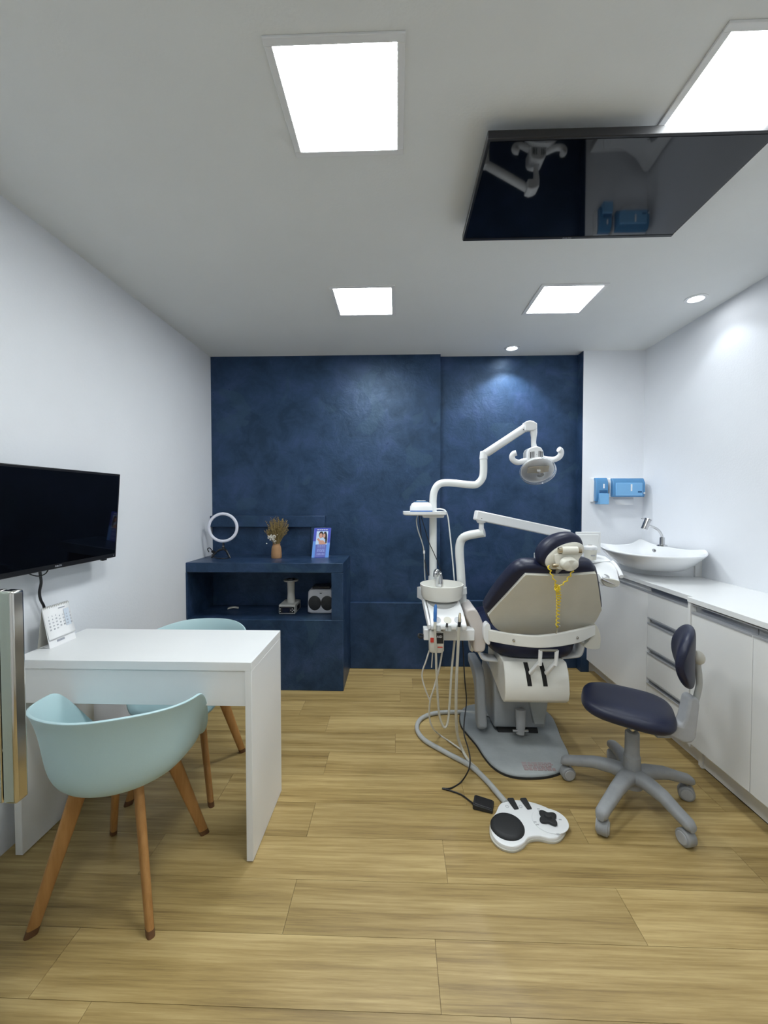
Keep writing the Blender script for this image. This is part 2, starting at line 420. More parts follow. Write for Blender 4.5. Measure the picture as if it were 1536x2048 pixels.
# ---------------------------------------------------------------- glass door with steel pull (beside the viewpoint)
door = bpy.data.objects.new('door_1', None); COL.objects.link(door); door.location = (-0.935, 0.5, 0)
struct(door, 'frameless glass door standing open with a steel pull handle', 'door')
build(MB().box(-0.94, -0.93, 0.10, 0.90, 0.012, 2.1), 'glass_pane', 'clear_glass', door, smooth=False, bev=0.001)
hp = build(MB().box(-0.889, -0.8565, 0.885, 0.918, 0.722, 1.205), 'pull_handle', 'steel', door, bev=0.006, seg=3)
build(MB().box(-0.906, -0.892, 0.888, 0.914, 0.722, 1.205), 'backing_bar', 'steel', door, bev=0.002)
for z in (0.84, 1.12):
    build(MB().cyl((-0.93, 0.9, z), (-0.887, 0.9, z), 0.009, n=16), 'standoff', 'steel', hp)

# ---------------------------------------------------------------- desk
desk = thing('desk', 'white laminate desk against the wall with waterfall side panels', 'desk', (-1.04, 1.75, 0))
DX0, DX1, DY0, DY1, DZ = -1.512, -0.559, 1.552, 1.947, 0.786
build(MB().box(DX0, DX1, DY0, DY1, DZ - 0.034, DZ), 'tabletop', 'white_laminate', desk, bev=0.0015)
build(MB().box(DX1 - 0.026, DX1, DY0, DY1, 0.004, DZ - 0.034), 'side_panel', 'white_laminate', desk, bev=0.0015)
build(MB().box(DX0, DX0 + 0.03, DY0, DY1, 0.004, DZ - 0.034), 'side_panel', 'white_laminate', desk, bev=0.0015)
build(MB().box(DX0 + 0.03, DX1 - 0.026, DY0 + 0.006, DY0 + 0.024, 0.612, DZ - 0.034), 'apron', 'white_laminate', desk, bev=0.0015)
for x in (DX0 + 0.015, DX1 - 0.013):
    for y in (DY0 + 0.03, DY1 - 0.03):
        build(MB().cyl((x, y, 0), (x, y, 0.006), 0.009, n=12), 'foot', 'black_plastic', desk)

# ---------------------------------------------------------------- shell armchairs
def smooth01(a, b, x):
    t = max(0, min(1, (x - a) / (b - a))); return t * t * (3 - 2 * t)
def armchair(loc, rz, label):
    t = thing('armchair', label, 'chair', loc, 'pale blue shell armchairs at the desk', rz)
    NA, prof = 56, [(0.0, 0.0), (0.25, 0.0), (0.48, 0.004), (0.63, 0.022), (0.73, 0.07), (0.795, 0.16), (0.835, 0.29), (0.862, 0.45), (0.885, 0.62), (0.918, 0.78), (0.958, 0.91), (1.0, 1.0)]
    mb = MB(); rings = []
    for f, g in prof[1:]:
        ring = []
        for j in range(NA):
            a = 2 * PI * j / NA
            phi = abs(math.degrees(math.atan2(math.sin(a + PI / 2), math.cos(a + PI / 2))))   # 0 at the back
            k = smooth01(88, 138, phi)
            H = (0.302 - 0.035 * smooth01(20, 95, phi)) * (1 - k) + 0.012 * k
            R = 0.278 * (1 - 0.02 * smooth01(40, 90, phi)) - 0.03 * smooth01(110, 170, phi)
            ff = f * (1 - k) + (f ** 0.9) * k
            ring.append((R * ff * math.cos(a), R * ff * math.sin(a) + 0.02 * k * f, 0.432 + H * g - 0.016 * k * f ** 3))
        rings.append(ring)
    mb.loft(rings, True, False)
    c = len(mb.v); mb.v.append((0, 0, 0.431))
    for j in range(NA): mb.f.append((c, (j + 1) % NA, j))
    build(mb, 'shell', 'shell_blue', t, solid=0.009, bev=0.002, seg=2, sub=1, local=True, ang=80)
    for sx in (-1, 1):
        for sy in (-1, 1):
            a = V((sx * 0.098, sy * 0.098, 0.43)); b = V((sx * 0.193, sy * 0.205, 0.0)); m = MB(); rs = []
            d = V((sx, sy, 0)).normalized(); w = V((-sy, sx, 0)).normalized()
            for q in range(9):
                u = q / 8; p = a.lerp(b, u); A = 0.029 - 0.011 * u; B = 0.014 - 0.002 * u
                rs.append([p + d * (A * math.copysign(abs(math.cos(h)) ** 0.7, math.cos(h))) + w * (B * math.copysign(abs(math.sin(h)) ** 0.7, math.sin(h))) for h in [2 * PI * j / 16 for j in range(16)]])
            m.loft(rs, True, True)
            lg = build(m, 'leg', 'beech', t, local=True)
            tipm = MB().loft([[p + (p - c_) * 0.03 for p in r_] for r_, c_ in ((rs[-1], b), ([q + (a - b) * 0.05 for q in rs[-1]], b + (a - b) * 0.05))], True, True)
            build(tipm, 'foot_tip', 'foot_wear', lg, local=True)
    m = MB().box(-0.115, 0.115, -0.115, 0.115, 0.414, 0.428)
    build(m, 'seat_plate', 'black_plastic', t, local=True, bev=0.004)
armchair((-1.0, 1.475, 0), math.radians(2), 'pale blue armchair with its back to the viewer, in front of the desk')
armchair((-1.055, 2.045, 0), math.radians(181), 'pale blue armchair behind the white desk, facing the viewer')

# ---------------------------------------------------------------- desk calendar
cal = thing('desk_calendar', 'white spiral bound desk calendar standing on the desk', 'calendar', (-1.488, 1.742, DZ))
xf, xb, xa, y0, y1, za = -1.456, -1.511, -1.489, 1.672, 1.812, DZ + 0.168
m = MB().prism([(xf, y0, DZ), (xf, y1, DZ), (xa, y1, za), (xa, y0, za)], (-0.0025, 0, 0))
build(m, 'front_board', 'paper', cal, smooth=False)
m = MB().prism([(xb, y0, DZ), (xb, y1, DZ), (xa, y1, za), (xa, y0, za)], (0.0025, 0, 0))
build(m, 'back_board', 'paper_shadow', cal, smooth=False)
build(MB().prism([(xb, y0, DZ + 0.0005), (xb * .5 + xf * .5, y0, DZ + 0.006), (xf, y0, DZ + 0.0005), (xf, y1, DZ + 0.0005), (xb * .5 + xf * .5, y1, DZ + 0.006), (xb, y1, DZ + 0.0005)], (0, 0, 0.001)), 'floor_board', 'paper', cal, smooth=False)
nrm = V((za - DZ, 0, xa - xf)).normalized(); nrm = nrm if nrm.x > 0 else -nrm
upc = V((xa - xf, 0, za - DZ)).normalized()
def cpt(s, y, off=0.0):     # s: 0 bottom .. 1 top on the front face
    return V((xf + (xa - xf) * s, y, DZ + (za - DZ) * s)) + nrm * off
page = [[cpt(s, y, 0.002 + (0.012 * (1 - s / 0.55) ** 2 if s < 0.55 else 0)) for y in (y0, y0 + 0.05, y0 + 0.1, y1)] for s in (0.21, 0.24, 0.3, 0.38, 0.5, 0.7, 0.99)]
build(MB().loft(page, False), 'page', 'paper', cal, solid=0.0008)
ringmb = MB()
for k in range(15):
    yy = y0 + 0.006 + k * (y1 - y0 - 0.012) / 14
    ringmb.tube([V((xa, yy, za - 0.002)) + V((0.0055 * math.cos(h), 0, 0.0055 * math.sin(h))) for h in [2 * PI * q / 10 for q in range(11)]], 0.0007, 5, False)
build(ringmb, 'spiral_binding', 'grey_metal', cal)
shade = MB().prism([cpt(0.42, y1 - 0.040, 0.0046), cpt(0.42, y1 - 0.012, 0.0046), cpt(0.86, y1 - 0.012, 0.0046), cpt(0.86, y1 - 0.040, 0.0046)], nrm * 0.0004)
build(shade, 'weekend_column', 'print_blue_grey', cal, smooth=False)
ax = V((0, 1, 0))
for c in range(7):
    rowsn = [c + 1 + 7 * q for q in range(5) if c + 1 + 7 * q <= 31]
    put_text('\n'.join(str(x) for x in rowsn), 0.009, cpt(0.60, y0 + 0.018 + c * 0.0185, 0.0052), ax, upc, 'day_numbers', 'print_grey', cal, spacing=1.55)
m = MB()
m.prism([cpt(0.905, y0 + 0.075, 0.0046), cpt(0.905, y1 - 0.03, 0.0046), cpt(0.925, y1 - 0.03, 0.0046), cpt(0.925, y0 + 0.075, 0.0046)], nrm * 0.0004)
build(m, 'month_heading', 'print_grey', cal, smooth=False)
m = MB()
m.prism([cpt(0.10, y0 + 0.04, 0.001), cpt(0.10, y0 + 0.08, 0.001), cpt(0.15, y0 + 0.08, 0.001), cpt(0.15, y0 + 0.04, 0.001)], nrm * 0.0006)
build(m, 'footer_print', 'print_grey', cal, smooth=False)

# ---------------------------------------------------------------- wall television
TY0, TY1 = 1.362, 2.092
tv = thing('wall_television', 'black flat television mounted on the white wall above the desk', 'television', (-1.46, 1.73, 1.12))
bt, tp = V((-1.468, 0, 1.117)), V((-1.436, 0, 1.545))
uv = (tp - bt).normalized(); nv = V((uv.z, 0, -uv.x))
def tvp(u, y, n): return bt + uv * u + V((0, y, 0)) + nv * n
H_ = (tp - bt).length
mb = MB().prism([tvp(0, TY0, -0.022), tvp(0, TY1, -0.022), tvp(H_, TY1, -0.022), tvp(H_, TY0, -0.022)], nv * 0.030)
build(mb, 'cabinet', 'black_plastic', tv, bev=0.003)
build(MB().prism([tvp(0.06, TY0 + 0.1, -0.05), tvp(0.06, TY1 - 0.1, -0.05), tvp(H_ - 0.08, TY1 - 0.1, -0.05), tvp(H_ - 0.08, TY0 + 0.1, -0.05)], nv * 0.029), 'rear_housing', 'black_plastic', tv, bev=0.006)
build(MB().prism([tvp(0.022, TY0 + 0.011, 0.0075), tvp(0.022, TY1 - 0.011, 0.0075), tvp(H_ - 0.011, TY1 - 0.011, 0.0075), tvp(H_ - 0.011, TY0 + 0.011, 0.0075)], nv * 0.0012), 'screen', 'black_screen', tv, smooth=False)
put_text('PHILCO', 0.010, tvp(0.011, 1.727, 0.0085), (0, 1, 0), uv, 'badge', 'speaker_grey', tv)
build(MB().cyl(tvp(0.012, TY1 - 0.02, 0.006), tvp(0.012, TY1 - 0.02, 0.0095), 0.002, n=8), 'indicator', 'speaker_grey', tv)
build(MB().obox(tvp(-0.004, TY1 - 0.07, -0.006), (0, 1, 0), nv, uv, 0.014, 0.008, 0.005), 'sensor', 'black_plastic', tv, bev=0.002)
build(MB().box(XL, -1.500, 1.62, 1.84, 1.24, 1.44), 'wall_bracket', 'black_plastic', tv, bev=0.004)
cb = thing('power_cable', 'thick black cable hanging from the wall television to the desk', 'cable', (-1.53, 1.66, 0.79))
build(MB().tube(catmull([(-1.5, 1.679, 1.122), (-1.51, 1.694, 1.089), (-1.525, 1.713, 1.056), (-1.54, 1.721, 1.015), (-1.545, 1.731, 0.98), (-1.547, 1.75, 0.942), (-1.55, 1.762, 0.881), (-1.55, 1.759, 0.771)], 8), 0.0055, 10), 'cord', 'black_plastic', cb)
cb2 = thing('looped_cable', 'thin black cable loop sagging under the wall television', 'cable', (-1.50, 1.71, 1.09))
build(MB().tube(catmull([(-1.485, 1.591, 1.132), (-1.49, 1.611, 1.117), (-1.495, 1.646, 1.1), (-1.495, 1.675, 1.093), (-1.49, 1.699, 1.101), (-1.485, 1.711, 1.125)], 8), 0.0024, 8), 'cord', 'black_plastic', cb2)

# ---------------------------------------------------------------- ceiling television
ct = thing('ceiling_television', 'black television hung flat under the ceiling, screen facing down', 'television', (0.73, 1.59, CE))
SZ = 2.55
a, b, c, d = (0.297, 1.327, 2.55), (0.277, 1.844, 2.55), (1.171, 1.873, 2.55), (1.206, 1.365, 2.55)
x0, x1, yy0, yy1 = (a[0] + b[0]) / 2, (c[0] + d[0]) / 2, (a[1] + d[1]) / 2, (b[1] + c[1]) / 2
build(MB().box(x0, x1, yy0, yy1, SZ, SZ + 0.028), 'cabinet', 'black_plastic', ct, bev=0.003)
build(MB().box(x0 + 0.12, x1 - 0.12, yy0 + 0.12, yy1 - 0.09, SZ + 0.0278, SZ + 0.048), 'rear_housing', 'black_plastic', ct, bev=0.006)
build(MB().box(x0 + 0.2, x1 - 0.2, yy0 + 0.17, yy1 - 0.17, SZ + 0.0478, CE), 'ceiling_bracket', 'black_plastic', ct, bev=0.003)
build(MB().box(x0 + 0.010, x1 - 0.010, yy0 + 0.010, yy1 - 0.020, SZ - 0.0012, SZ + 0.001), 'screen', 'black_screen', ct, smooth=False)
build(MB().box(x0 + 0.003, x1 - 0.003, yy1 - 0.018, yy1 - 0.003, SZ - 0.003, SZ + 0.001), 'lower_bezel', 'black_plastic', ct, bev=0.001)
put_text('PHILCO', 0.011, ((x0 + x1) / 2, yy1 - 0.010, SZ - 0.0034), (1, 0, 0), (0, -1, 0), 'badge', 'speaker_grey', ct)

# ---------------------------------------------------------------- low blue cabinet
cab = thing('display_cabinet', 'low dark blue plastered cabinet with an open shelf niche', 'cabinet', (-0.98, 3.2, 0))
CX0, CX1, CY0, CY1, CT = XL, -0.395, 3.004, YB, 0.95
build(MB().box(CX0, CX1, CY0, CY1, 0.877, CT), 'top', 'blue_plaster', cab, bev=0.004)
build(MB().box(CX0, CX1, CY0, CY1, 0.0, 0.528), 'lower_body', 'blue_plaster', cab, bev=0.004)
build(MB().box(-0.483, CX1, CY0, CY1, 0.528, 0.877), 'side_wall', 'blue_plaster', cab, bev=0.002)
build(MB().box(CX0, CX0 + 0.012, CY0, CY1, 0.528, 0.877), 'side_wall', 'blue_plaster', cab, smooth=False)
build(MB().box(CX0 + 0.012, -0.483, CY1 - 0.03, CY1, 0.528, 0.877), 'niche_back', 'blue_plaster', cab, smooth=False)

# ring light
rl = thing('ring_light', 'white ring light on a small black tripod beside the white wall', 'ring light', (-1.385, 3.25, CT))
rc = V((-1.39, 3.25, 1.195)); RM = 0.1095
prof = [(RM + 0.0118 * math.cos(h), 0.009 * math.sin(h)) for h in [2 * PI * q / 14 for q in range(15)]]
ayd = V((0.10, -1, 0.02)).normalized(); axd = V((1, 0.10, 0)).normalized(); azd = axd.cross(ayd)
build(MB().lathe([(r, z) for r, z in prof], rc, 56, axd, azd, ayd), 'ring', 'ring_diffuser', rl)
build(MB().cyl(rc + V((0, 0.004, -0.118)), rc + V((0, 0.004, -0.150)), 0.008, n=12), 'neck', 'black_plastic', rl)
build(MB().ellipsoid(rc + V((0, 0.004, -0.15)), (0.009, 0, 0), (0, 0.009, 0), (0, 0, 0.009), 12, 8), 'ball_joint', 'grey_metal', rl)
build(MB().cyl(rc + V((0, 0.004, -0.152)), rc + V((0, 0.004, -0.178)), 0.010, 0.013, n=12), 'hub', 'black_plastic', rl)
hz = rc + V((0, 0.004, -0.172))
for dx, dy in ((-0.085, -0.03), (0.07, -0.035), (0.01, 0.075)):
    build(MB().tube(catmull([hz, hz + V((dx * 0.45, dy * 0.45, -0.014)), V((hz.x + dx, hz.y + dy, CT + 0.006))], 5), [0.009] * 6 + [0.006] * 5, 8), 'tripod_leg', 'black_plastic', rl)
ca = thing('coiled_cable', 'small tangle of black cable behind the ring light tripod', 'cable', (-1.46, 3.30, CT))
build(MB().tube(catmull([(-1.529, 3.3, 0.992), (-1.545, 3.31, 1.016), (-1.525, 3.31, 1.024), (-1.504, 3.3, 1.005), (-1.467, 3.29, 0.982), (-1.495, 3.28, 0.975), (-1.47, 3.27, CT + 0.006), (-1.40, 3.19, CT + 0.005), (-1.34, 3.22, CT + 0.005), (-1.36, 3.29, CT + 0.005)], 8), 0.0035, 8), 'cord', 'black_plastic', ca)
build(MB().obox((-1.496, 3.31, 0.991), (1, 0, -0.7), (0, 1, 0), (0.7, 0, 1), 0.016, 0.010, 0.009), 'inline_switch', 'black_plastic', ca, bev=0.003)

# vase with dried flowers
vs = thing('flower_vase', 'tan clay vase of dried grasses on the blue cabinet', 'vase', (-0.985, 3.27, CT))
vc = V(((-0.966, 3.27, 0.97)[0], 3.27, CT))
build(MB().lathe([(0.0005, 0.0), (0.038, 0.0), (0.041, 0.006), (0.041, 0.03), (0.038, 0.075), (0.033, 0.096), (0.029, 0.102), (0.029, 0.112), (0.031, 0.116), (0.026, 0.116), (0.025, 0.10), (0.0005, 0.09)], vc, 28), 'vase_body', 'clay', vs)
gm = MB(); rnd = random.Random(3)
for k in range(230):
    an = rnd.uniform(0, 2 * PI); sp = rnd.uniform(0.0, 0.10); hh = rnd.uniform(0.10, 0.225) - sp * 0.3
    tip = vc + V((math.cos(an) * sp + rnd.uniform(-0.01, 0.01), math.sin(an) * sp * 0.7, 0.105 + hh))
    bs = vc + V((math.cos(an) * 0.015, math.sin(an) * 0.015, 0.10)); md = bs.lerp(tip, 0.55) + V((0, 0, 0.012))
    gm.tube(catmull([bs, md, tip], 3), [0.0011] * 5 + [0.0006] * 2, 4)
    for q in range(5):
        p = md.lerp(tip, 0.25 + 0.19 * q); dd = V((rnd.uniform(-1, 1), rnd.uniform(-1, 1), rnd.uniform(0.2, 1.2))).normalized()
        gm.ellipsoid(p + dd * 0.006, dd * 0.008, dd.orthogonal().normalized() * 0.002, dd.cross(dd.orthogonal()).normalized() * 0.002, 5, 3)
gs = build(gm, 'dried_grass', 'dry_grass', vs); gs['kind'] = 'stuff'
fm = MB()
for k in range(46):
    c = vc + V((rnd.gauss(-0.020, 0.015), -0.05 + rnd.gauss(0, 0.012), rnd.gauss(0.168, 0.019)))
    fm.ellipsoid(c, (0.0055, 0, 0), (0, 0.0055, 0), (0, 0, 0.0045), 6, 4)
    if k % 3 == 0: fm.tube([c, vc + V((0, -0.01, 0.105))], 0.0006, 4)
fs = build(fm, 'white_blossom', 'dry_white', vs); fs['kind'] = 'stuff'

# acrylic sign
sg = thing('acrylic_sign', 'blue printed counter sign with a couple photo in a clear holder', 'sign', (-0.645, 3.30, CT))
A0, A1, A2, A3 = V((-0.687, 3.285, 0.969)), V((-0.553, 3.305, 0.967)), V((-0.534, 3.345, 1.182)), V((-0.67, 3.325, 1.187))
A0.z = A1.z = CT + 0.001
ux = (A1 - A0); uy = (A3 - A0); un = ux.cross(uy).normalized()
if un.y > 0: un = -un
def sp_(u, v, off=0.0): return A0 + ux * u + uy * v + un * off
def quad(u0, u1, v0, v1, off, th=0.0006): return MB().prism([sp_(u0, v0, off), sp_(u1, v0, off), sp_(u1, v1, off), sp_(u0, v1, off)], un * th)
build(quad(-0.01, 1.01, -0.005, 1.005, -0.003, 0.003), 'holder_plate', 'acrylic', sg, smooth=False)
build(MB().prism([sp_(0, 0, -0.003), sp_(1, 0, -0.003), sp_(1, 0, -0.003) + V((0.006, 0.07, 0.002)), sp_(0, 0, -0.003) + V((0.006, 0.07, 0.002))], (0, 0, 0.003)), 'holder_foot', 'acrylic', sg, smooth=False)
ps = build(quad(0, 1, 0, 1, 0.0001), 'poster', 'poster_blue', sg, smooth=False)
build(quad(0.0, 0.17, 0, 0.55, 0.0008), 'printed_band', 'poster_light', ps, smooth=False)
build(quad(0.80, 1.0, 0, 0.5, 0.0008), 'printed_band', 'poster_light', ps, smooth=False)
build(quad(0.17, 0.80, 0.02, 0.46, 0.0008), 'text_panel', 'poster_mauve', ps, smooth=False)
build(quad(0.16, 0.84, 0.44, 0.89, 0.0012), 'printed_photo', 'poster_photo', ps, smooth=False)
def disc(u, v, ru, rv, off): return MB().prism([sp_(u + ru * math.cos(h), v + rv * math.sin(h), off) for h in [2 * PI * q / 18 for q in range(18)]], un * 0.0004)
build(disc(0.44, 0.77, 0.14, 0.11, 0.0022), 'printed_hair', 'poster_hair', ps, smooth=False)
hq = MB(); hq.prism([sp_(u, v, 0.0022) for u, v in ((0.56, 0.78), (0.62, 0.87), (0.72, 0.87), (0.79, 0.78), (0.82, 0.62), (0.80, 0.47), (0.73, 0.47), (0.70, 0.62), (0.60, 0.66))], un * 0.0004)
build(hq, 'printed_hair', 'poster_hair', ps, smooth=False)
build(disc(0.43, 0.735, 0.095, 0.085, 0.0030), 'printed_face', 'poster_skin', ps, smooth=False)
build(disc(0.62, 0.735, 0.07, 0.075, 0.0030), 'printed_face', 'poster_skin', ps, smooth=False)
hq = MB(); hq.prism([sp_(u, v, 0.0022) for u, v in ((0.20, 0.62), (0.30, 0.66), (0.42, 0.58), (0.58, 0.58), (0.78, 0.47), (0.70, 0.445), (0.36, 0.445), (0.32, 0.55))], un * 0.0004)
build(hq, 'printed_arm', 'poster_skin', ps, smooth=False)
tl = MB()
rn = random.Random(5)
def words_line(v, h, u0, u1, mbx, off):
    u = u0
    while u < u1:
        w = rn.uniform(0.05, 0.13); e = min(u + w, u1)
        mbx.prism([sp_(u, v, off), sp_(e, v, off), sp_(e, v + h, off), sp_(u, v + h, off)], un * 0.0004); u = e + 0.025
for v in (0.385, 0.345, 0.27, 0.235, 0.20, 0.12, 0.085): words_line(v, 0.018, 0.28, 0.74, tl, 0.0016)
build(tl, 'small_print', 'poster_text', ps, smooth=False)
tl = MB(); words_line(0.925, 0.026, 0.18, 0.82, tl, 0.0010)
build(tl, 'heading_print', 'paper', ps, smooth=False)

# devices in the niche
NZ = 0.528
dv = thing('display_device', 'white boxy device with small screen and upright spool in the niche', 'device', (-0.85, 3.20, NZ))
dx0, dx1 = -0.915, -0.786
build(MB().box(dx0, dx1, 3.14, 3.33, NZ + 0.004, NZ + 0.078), 'body', 'device_grey', dv, bev=0.008, seg=3)
build(MB().box(dx0 + 0.006, dx1 - 0.006, 3.137, 3.142, NZ + 0.014, NZ + 0.062), 'control_panel', 'black_plastic', dv, bev=0.002)
build(MB().box(dx0 + 0.03, dx1 - 0.044, 3.1355, 3.138, NZ + 0.019, NZ + 0.054), 'display', 'display_dark', dv, smooth=False)
for (px_, pz_) in ((0.108, 0.047), (0.108, 0.027), (0.097, 0.037), (0.119, 0.037), (0.014, 0.046), (0.014, 0.028)):
    build(MB().cyl((dx0 + px_, 3.138, NZ + pz_), (dx0 + px_, 3.1345, NZ + pz_), 0.0035, n=10), 'button', 'paper', dv)
build(MB().lathe([(0.033, 0.076), (0.031, 0.10), (0.028, 0.15), (0.0295, 0.22), (0.030, 0.242), (0.055, 0.246), (0.058, 0.252), (0.056, 0.258), (0.03, 0.26), (0.0005, 0.256)], ((dx0 + dx1) / 2 + 0.012, 3.225, NZ), 28), 'spool', 'device_grey', dv)
build(MB().lathe([(0.0005, 0.268), (0.028, 0.268), (0.030, 0.262), (0.030, 0.256)], ((dx0 + dx1) / 2 + 0.012, 3.225, NZ), 24), 'spool_cap', 'black_plastic', dv)
build(MB().box(dx1 - 0.001, dx1 + 0.0025, 3.20, 3.28, NZ + 0.022, NZ + 0.056), 'side_vent', 'black_plastic', dv, bev=0.001)
sk = thing('speaker_box', 'pale grey box with two round black speaker fronts in the niche', 'speaker', (-0.60, 3.25, NZ))
sx0, sx1, sy = -0.698, -0.486, 3.17
out = [(sx0, NZ + 0.012), (sx0 + 0.03, NZ + 0.002), (sx0 + 0.11, NZ - 0.0 + 0.0005), (sx1 - 0.03, NZ + 0.002), (sx1, NZ + 0.012), (sx1 - 0.006, NZ + 0.17), (sx1 - 0.02, NZ + 0.192), (sx0 + 0.02, NZ + 0.192), (sx0 + 0.006, NZ + 0.17)]
build(MB().prism([(x, sy, z) for x, z in out], (0, 0.15, 0)), 'body', 'speaker_grey', sk, bev=0.012, seg=3)
for cx in (sx0 + 0.058, sx1 - 0.056):
    build(MB().lathe([(0.0005, -0.004), (0.046, -0.004), (0.051, 0.0), (0.052, 0.006)], (cx, sy, NZ + 0.085), 36, (1, 0, 0), (0, 0, 1), (0, 1, 0), sx=0.98, sy=1.12), 'speaker_front', 'black_rubber', sk)
build(MB().box(sx0 + 0.035, sx1 - 0.035, sy + 0.02, sy + 0.13, NZ + 0.191, NZ + 0.212), 'top_handle', 'black_plastic', sk, bev=0.006)
build(MB().box(sx0 + 0.098, sx0 + 0.114, sy - 0.002, sy + 0.002, NZ + 0.160, NZ + 0.165), 'badge', 'black_plastic', sk)
sc = thing('paper_scrap', 'thin curled pale strip lying at the dark back of the niche', 'scrap', (-1.33, 3.28, NZ))
build(MB().loft([[V(p) + V((0, 0, 0)), V(p) + V((0, 0.01, 0.012))] for p in catmull([(-1.37, 3.27, NZ + 0.002), (-1.345, 3.275, NZ + 0.010), (-1.315, 3.28, NZ + 0.012), (-1.285, 3.285, NZ + 0.006)], 4)], False), 'strip', 'paper_shadow', sc, solid=0.001)

# ---------------------------------------------------------------- wall dispensers
sd = thing('soap_dispenser', 'narrow blue and white soap dispenser on the corner wall', 'dispenser', (1.62, YW, 1.40))
wx0, wx1 = 1.572, 1.674
S0, S1 = 1.39, 1.592
def dispenser(t, x0, x1, z0, z1, dep, lip):
    prof = [(YW, z0 + 0.006), (YW - dep * 0.55, z0 + 0.004), (YW - dep * 0.62, z0 + 0.02), (YW - dep * 0.62, z1 - 0.02), (YW - dep * 0.54, z1), (YW, z1)]
    build(MB().prism([(x0, y, z) for y, z in prof], (x1 - x0, 0, 0)), 'back_shell', 'unit_white', t, bev=0.006, seg=3)
    prof = [(YW - dep * 0.60, z0 + lip), (YW - dep * 0.9, z0 + lip), (YW - dep, z0 + lip + 0.03), (YW - dep * 0.98, z1 - 0.04), (YW - dep * 0.8, z1 - 0.004), (YW - dep * 0.54, z1 - 0.001), (YW - dep * 0.54, z1 - 0.02), (YW - dep * 0.60, z1 - 0.03)]
    build(MB().prism([(x0 + 0.003, y, z) for y, z in prof], (x1 - x0 - 0.006, 0, 0)), 'front_cover', 'dispenser_blue', t, bev=0.008, seg=3)
dispenser(sd, wx0, wx1, S0, S1, 0.105, 0.01)
build(MB().box(wx0 + 0.022, wx1 - 0.006, YW - 0.125, YW - 0.04, S0 - 0.012, S0 + 0.075), 'push_lever', 'dispenser_blue_solid', sd, bev=0.004)
build(MB().box(wx0 + 0.03, wx1 - 0.012, YW - 0.110, YW - 0.09, S0 + 0.072, S0 + 0.10), 'pump', 'dispenser_dark', sd, bev=0.003)
build(MB().box(wx0 + 0.058, wx0 + 0.068, YW - 0.108, YW - 0.10, S0 + 0.115, S0 + 0.15), 'window_slot', 'paper', sd, bev=0.001)
pdp = thing('towel_dispenser', 'wide blue and white paper towel dispenser with a sheet hanging out', 'dispenser', (1.84, YW, 1.43))
px0, px1, Q0, Q1 = 1.700, 1.955, 1.432, 1.588
dispenser(pdp, px0, px1, Q0, Q1, 0.115, 0.004)
build(MB().box(px0 + 0.022, px1 - 0.025, YW - 0.121, YW - 0.10, Q0 + 0.012, Q1 - 0.04), 'front_panel', 'dispenser_blue_solid', pdp, bev=0.006)
build(MB().box(px0 + 0.135, px0 + 0.146, YW - 0.123, YW - 0.119, Q0 + 0.05, Q0 + 0.105), 'window_slot', 'paper', pdp, bev=0.001)
build(MB().box(px1 - 0.065, px1 - 0.035, YW - 0.123, YW - 0.119, Q0 + 0.038, Q0 + 0.050), 'badge', 'dispenser_dark', pdp)
build(MB().cyl((px1 - 0.012, YW - 0.09, Q0 + 0.035), (px1 - 0.012, YW - 0.118, Q0 + 0.035), 0.007, n=14), 'lock', 'unit_white', pdp)
pl = [[(px0 + 0.03 + 0.03 * s, YW - 0.05 - 0.012 * s, Q0 - 0.002 - 0.052 * s), (px0 + 0.09 + 0.03 * s, YW - 0.055 - 0.02 * s, Q0 - 0.002 - 0.056 * s), (px1 - 0.06, YW - 0.05 - 0.012 * s, Q0 - 0.002 - 0.056 * s)] for s in (0, 0.35, 0.7, 1)]
build(MB().loft(pl, False), 'paper_towel', 'paper', pdp, solid=0.001)

# ---------------------------------------------------------------- counter along the wall
WZ = 0.905
FX, NX = 1.555, 1.525            # front faces: far section and near section
YS, YD, YE = 2.597, 2.192, 0.55  # sink unit | drawer unit | near section
cw = MB().loft([[(FX - 0.010, YD, z), (FX - 0.010, YW, z), (XR, YW, z), (XR, YE, z), (NX - 0.010, YE, z), (NX - 0.010, YD, z)] for z in (WZ - 0.026, WZ)], True, True)
tag(build(cw, 'worktop', 'worktop_white', bev=0.0015), 'long white worktop running along the wall to the sink', 'worktop')
def gola(x, y0, y1, z0, z1, parent, lip=0.006):
    build(MB().box(x + 0.024, x + 0.027, y0, y1, z0, z1), 'channel', 'aluminium', parent, smooth=False)
    return MB().box(x, x + 0.024, y0, y1, z0, z0 + 0.002).box(x - 0.002, x + 0.0015, y0, y1, z0 - 0.007, z0 + 0.004).box(x + 0.006, x + 0.024, y0, y1, z1 - 0.002, z1).box(x - 0.001, x + 0.003, y0, y1, z1 - 0.006, z1)
TOPZ = WZ - 0.026
# sink unit (one plain door)
su = thing('sink_cabinet', 'white cabinet under the sink with one plain door', 'cabinet', (1.8, 3.0, 0))
build(MB().box(FX + 0.022, XR - 0.025, YS + 0.001, YW, 0.10, TOPZ), 'carcass', 'cabinet_white', su, smooth=False)
dr = build(MB().box(FX, FX + 0.02, YS + 0.0015, YW - 0.002, 0.105, TOPZ - 0.036), 'door', 'cabinet_white', su, bev=0.001)
build(gola(FX, YS + 0.001, YW - 0.002, TOPZ - 0.036, TOPZ, dr), 'handle_profile', 'profile_lip', dr, smooth=False)
build(MB().box(1.62, 1.635, YS, YW, 0.004, 0.10), 'plinth', 'cabinet_white', su, bev=0.001)
